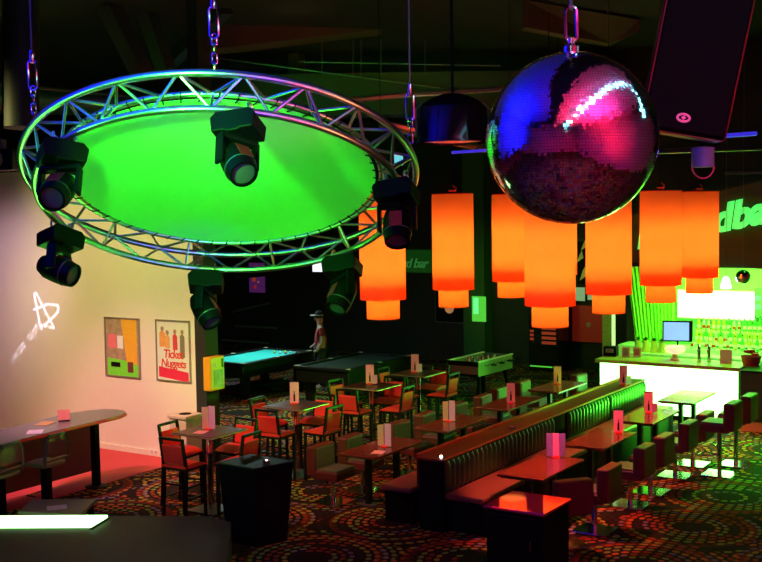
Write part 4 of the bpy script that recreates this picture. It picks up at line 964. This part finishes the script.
# truss colours
def tube_glow(px, py, ro, col, en, dist=2.6):
    """an added coloured spot without a fixture, placed so its tube highlight faces the camera"""
    t = theta(px, py, ro); p = ring(t, ro); tg = (ring(t+.01, ro)-p).normalized(); v = (EYE-p).normalized()
    vp = v-tg*v.dot(tg); l = (vp-tg*v.dot(tg)).normalized()
    l = (l+Vector((0, 0, -.12))).normalized()
    light('SPOT', p+l*dist, en, col, .12, p, 34, .8)
GR, BL, PK, OR = (.1, 1, .05), (.1, .07, 1), (1, .1, .28), (1, .35, .1)
for a_ in ((20, 160, RT, GR, 70), (28, 195, RT, GR, 60), (45, 117, RT, GR, 70), (80, 98, RT, GR, 60), (120, 83, RT, GR, 40), (165, 75, RT, BL, 40), (215, 72, RT, BL, 60), (262, 76, RT, BL, 60), (300, 82, RT, PK, 50), (335, 95, RT, OR, 40), (410, 150, RT, GR, 14),
           (36, 170, RL, GR, 60), (55, 220, RL, GR, 50), (80, 129, RL, GR, 40), (105, 246, RL, GR, 25), (150, 261, RL, BL, 30), (205, 270, RL, BL, 70), (262, 270, RL, GR, 30), (310, 262, RL, GR, 50), (350, 248, RL, GR, 60), (200, 110, RL, BL, 40), (255, 113, RL, BL, 60), (300, 121, RL, PK, 50), (335, 134, RL, OR, 30)):
    tube_glow(*a_)
# cream wall
light('SPOT', (-15.2, 8.6, 6.4), 1050, (1, .88, .3), .3, (-13.5, 13.2, 2.6), 72, .9)
light('SPOT', (-17.5, 9.5, 5.6), 190, (1, .72, .62), .3, at(-8, 330, Y=13.2), 60, .9)
light('SPOT', (-14.8, 9.2, 6.0), 420, (.95, .5, 1.), .3, at(20, 285, Y=13.2), 36, 1.)
light('SPOT', (-14.0, 9.2, 6.0), 300, (1, .62, .3), .3, at(22, 395, Y=13.2), 44, 1.)
light('SPOT', (-12.2, 9.6, 5.0), 260, (.6, 1, .15), .3, at(170, 290, Y=13.2), 55, 1.)
light('SPOT', at(116, 322, Y=12.8), 6, (1, .75, .45), .02, at(160, 398, Y=13.2), 16, 1.)
light('SPOT', (-13.0, 8.0, 6.5), 1700, (1, .35, .5), .2, (-13.4, 12.2, 0), 45, .8)
# the bright lettering and star thrown on the cream wall: a stencil plate in the beam of an added, unseen projector
def gobo():
    pc = at(26, 335, Y=13.2); Lp = Vector((-15.4, 8.8, 4.4))
    pts = text_mb('fusionbowling', .26, .3, 0, .004, 'LEFT', .95)
    st = at(39, 321, Y=13.2); ed = at(4, 366, Y=13.2); ang = math.atan2(ed.z-st.z, ed.x-st.x)
    place(pts, Matrix.Translation((st.x, 13.2, st.z)) @ Matrix.Rotation(-ang, 4, 'Y') @ FACE_Y)
    star = [at(x, y, Y=13.2) for x, y in ((36, 292), (45, 318), (53.5, 328), (40, 325), (36, 310), (49, 304), (58, 306), (56, 314), (46, 324))]
    cutters = [pts.build('stencil_cut', 'black')]
    sb_ = MB()
    P_ = [at(x, y, Y=13.2) for x, y in ((35.5, 292), (54, 328), (40, 325), (34, 293))]
    Q_ = [at(x, y, Y=13.2) for x, y in ((33, 310), (48, 304), (58, 305.5), (58, 312), (45, 325))]
    for poly in (P_, Q_):
        for u0, u1 in zip(poly, poly[1:]):
            d_ = (u1-u0).normalized(); n_ = Vector((-d_.z, 0, d_.x))*.022; u0_, u1_ = u0-d_*.01, u1+d_*.01
            c_ = [u0_-n_, u1_-n_, u1_+n_, u0_+n_]; b1 = MB()
            b1.add([v-Vector((0, .3, 0)) for v in c_]+[v+Vector((0, .3, 0)) for v in c_], [(0, 1, 2, 3), (7, 6, 5, 4), (0, 4, 5, 1), (1, 5, 6, 2), (2, 6, 7, 3), (3, 7, 4, 0)])
            cutters.append(b1.build('stencil_cut', 'black'))
    base = MB().box(pc, (12.2, .04, 12.2)).build('gobo_plate', 'black')
    for o_ in cutters+[base]:
        bm_ = bmesh.new(); bm_.from_mesh(o_.data); bmesh.ops.remove_doubles(bm_, verts=bm_.verts, dist=1e-5); bmesh.ops.recalc_face_normals(bm_, faces=bm_.faces); bm_.to_mesh(o_.data); bm_.free()
    for c_ in cutters:
        m_ = base.modifiers.new('cut', 'BOOLEAN'); m_.operation = 'DIFFERENCE'; m_.object = c_; m_.solver = 'EXACT'
    dg = bpy.context.evaluated_depsgraph_get(); me = bpy.data.meshes.new_from_object(base.evaluated_get(dg))
    for c_ in cutters+[base]: bpy.data.objects.remove(c_)
    kf = .02
    for v in me.vertices: v.co = Lp+(v.co-Lp)*kf
    me.materials.clear(); me.materials.append(M['black'])
    holder = bpy.data.objects.new('unseen_projector', None); C.objects.link(holder); struct(holder)
    o = bpy.data.objects.new('gobo_plate', me); C.objects.link(o); o.parent = holder; struct(o)
    sn = MB(); a_ = Lp+(pc-Lp)*kf; hx = .12
    for dx, dz, sx, sz in ((-hx, 0, .006, 2*hx), (hx, 0, .006, 2*hx), (0, -hx, 2*hx, .006), (0, hx, 2*hx, .006)): sn.box((a_.x+dx, (a_.y+Lp.y)/2-.02, a_.z+dz), (sx, a_.y-Lp.y+.05, sz))
    sn.box((a_.x, Lp.y-.045, a_.z), (2*hx, .006, 2*hx)).tube([(a_.x, Lp.y-.045, a_.z+hx), (a_.x, Lp.y-.045, 7.5)], .015, 6)
    struct(sn.build('projector_housing', 'black', holder))
    light('SPOT', Lp, 2700, (.7, .68, 1), .0005, pc, 34, .2)
gobo()
light('SPOT', (-5.6, 9.6, 5.5), 260, (1, .12, .22), .1, (-5.2, 10.88, .83), 12, .3)  # unseen pink spot added to redden the glossy cabinet top
# red chairs and carpet
light('SPOT', (-10.6, 8.0, 7.2), 2000, (1, .36, .2), .4, (-10.3, 13.5, .6), 45, .8)
light('SPOT', (-8.5, 9.0, 6.8), 170, (1, .5, .25), .4, (-9.2, 12.0, .2), 40, .8)
light('SPOT', (-3.0, 12.5, 6.8), 8, (1, .5, .25), .4, (-4.2, 15.0, 0), 60, .8)
light('SPOT', (-12.6, 14.5, 5.5), 1300, (1, .85, .4), .2, (-12.9, 16.9, 0), 50, .9)
# bar
light('AREA', (-6.3, 21.6, 2.75), 150, (.12, 1, .05), 3.0, (-6.3, 21.6, 0), size_y=1.2)
light('AREA', (-6.0, 22.2, 2.7), 160, (.2, 1, .04), 3.5, (-6.0, 23.3, 1.8), size_y=.3)
light('SPOT', (-3.6, 19.5, 2.8), 1300, (.07, 1, .03), .2, (-3.9, 18.2, 0), 80, .9)
light('SPOT', (-5.4, 19.95, 2.2), 1500, (.07, 1, .03), .1, (-10.2, 18.7, .3), 44, .6)
light('SPOT', (-4.6, 19.85, .97), 2200, (.07, 1, .03), .1, (-6.8, 18.0, .7), 50, .8)
light('SPOT', (-12.0, 22.0, 3.6), 160, (.3, 1, .1), .3, (-12.0, 25.6, 2.0), 70, .8)
# pool table lamp
light('AREA', (-16.0, 19.25, 2.58), 60, (.6, 1, .95), .4, (-16.0, 19.25, 0), size_y=1.7)
light('SPOT', (-14.0, 18.0, 4.0), 14, (1, .5, .4), .2, (-14.7, 20.1, 1.2), 30, .8)  # separate unseen spot added on the person in red
# overhead colour
light('POINT', at(30, 60, d=19)+Vector((0, -.5, -.6)), 7, (.15, 1, .1), .2)
light('POINT', at(420, 110, d=15)+Vector((0, 0, -.1)), 10, (1, .05, .04), .2)
light('POINT', at(300, 50, d=20)-fw*1.0, 1.5, (1, .5, .2), .2)
light('POINT', at(570, 30, d=17)-fw*1.0, 4, (1, .25, .1), .2)
# blue and pink washes on the added unseen wall and ceilings, a cyan neon zigzag
light('SPOT', (-5.2, 1.0, 4.4), 1500, (.06, .05, 1), .3, (-9.2, .8, 5.6), 120, .9)
light('SPOT', (0, 1, 5.0), 700, (.35, .1, 1), .2, (-.6, 2.0, 0), 100, .9)
light('SPOT', (.2, 3.8, 4.6), 800, (.6, .25, 1), .3, (.4, 4.2, 6.4), 120, .9)
light('SPOT', (1.0, 2.5, 3.0), 2300, (1, .07, .25), .4, (.9, 2.4, 6.4), 115, .9)
light('SPOT', (-7.0, 3.0, 4.6), 1200, (.05, .04, 1), .4, (-7.0, 3.0, 7.3), 150, .9)
light('SPOT', (1.2, 4.0, 3.0), 350, (1, .05, .1), .3, (4.1, 5.0, 3.6), 100, .9)
tc_ = (EYE-BC).normalized(); r_ = rt.copy(); u_ = -dn
def bdir(x, y, z, L): return BC+(r_*x+u_*y+tc_*z)*L
zz = [bdir(-.14, .24, .96, 7.4), bdir(.71, .684, -.168, 2.7), bdir(.96, .27, -.06, 2.7)]
tag(MB().tube(zz, .085, 8).build('ceiling_neon_tube', 'neoncyan'), 'cyan neon zigzag tube seen in the facets of the huge mirror ball', 'light')
light('SPOT', at(660, 60, d=6.5)+Vector((.6, 0, .2)), 20, (1, .1, .3), .1, at(691, 60, d=8.2), 60, .8)
light('POINT', at(715, 165, d=8.6), 1.2, (.25, .1, 1), .05)

w = bpy.data.worlds.new('world'); sc.world = w; w.use_nodes = True
w.node_tree.nodes['Background'].inputs[0].default_value = (.02, .025, .03, 1); w.node_tree.nodes['Background'].inputs[1].default_value = .05
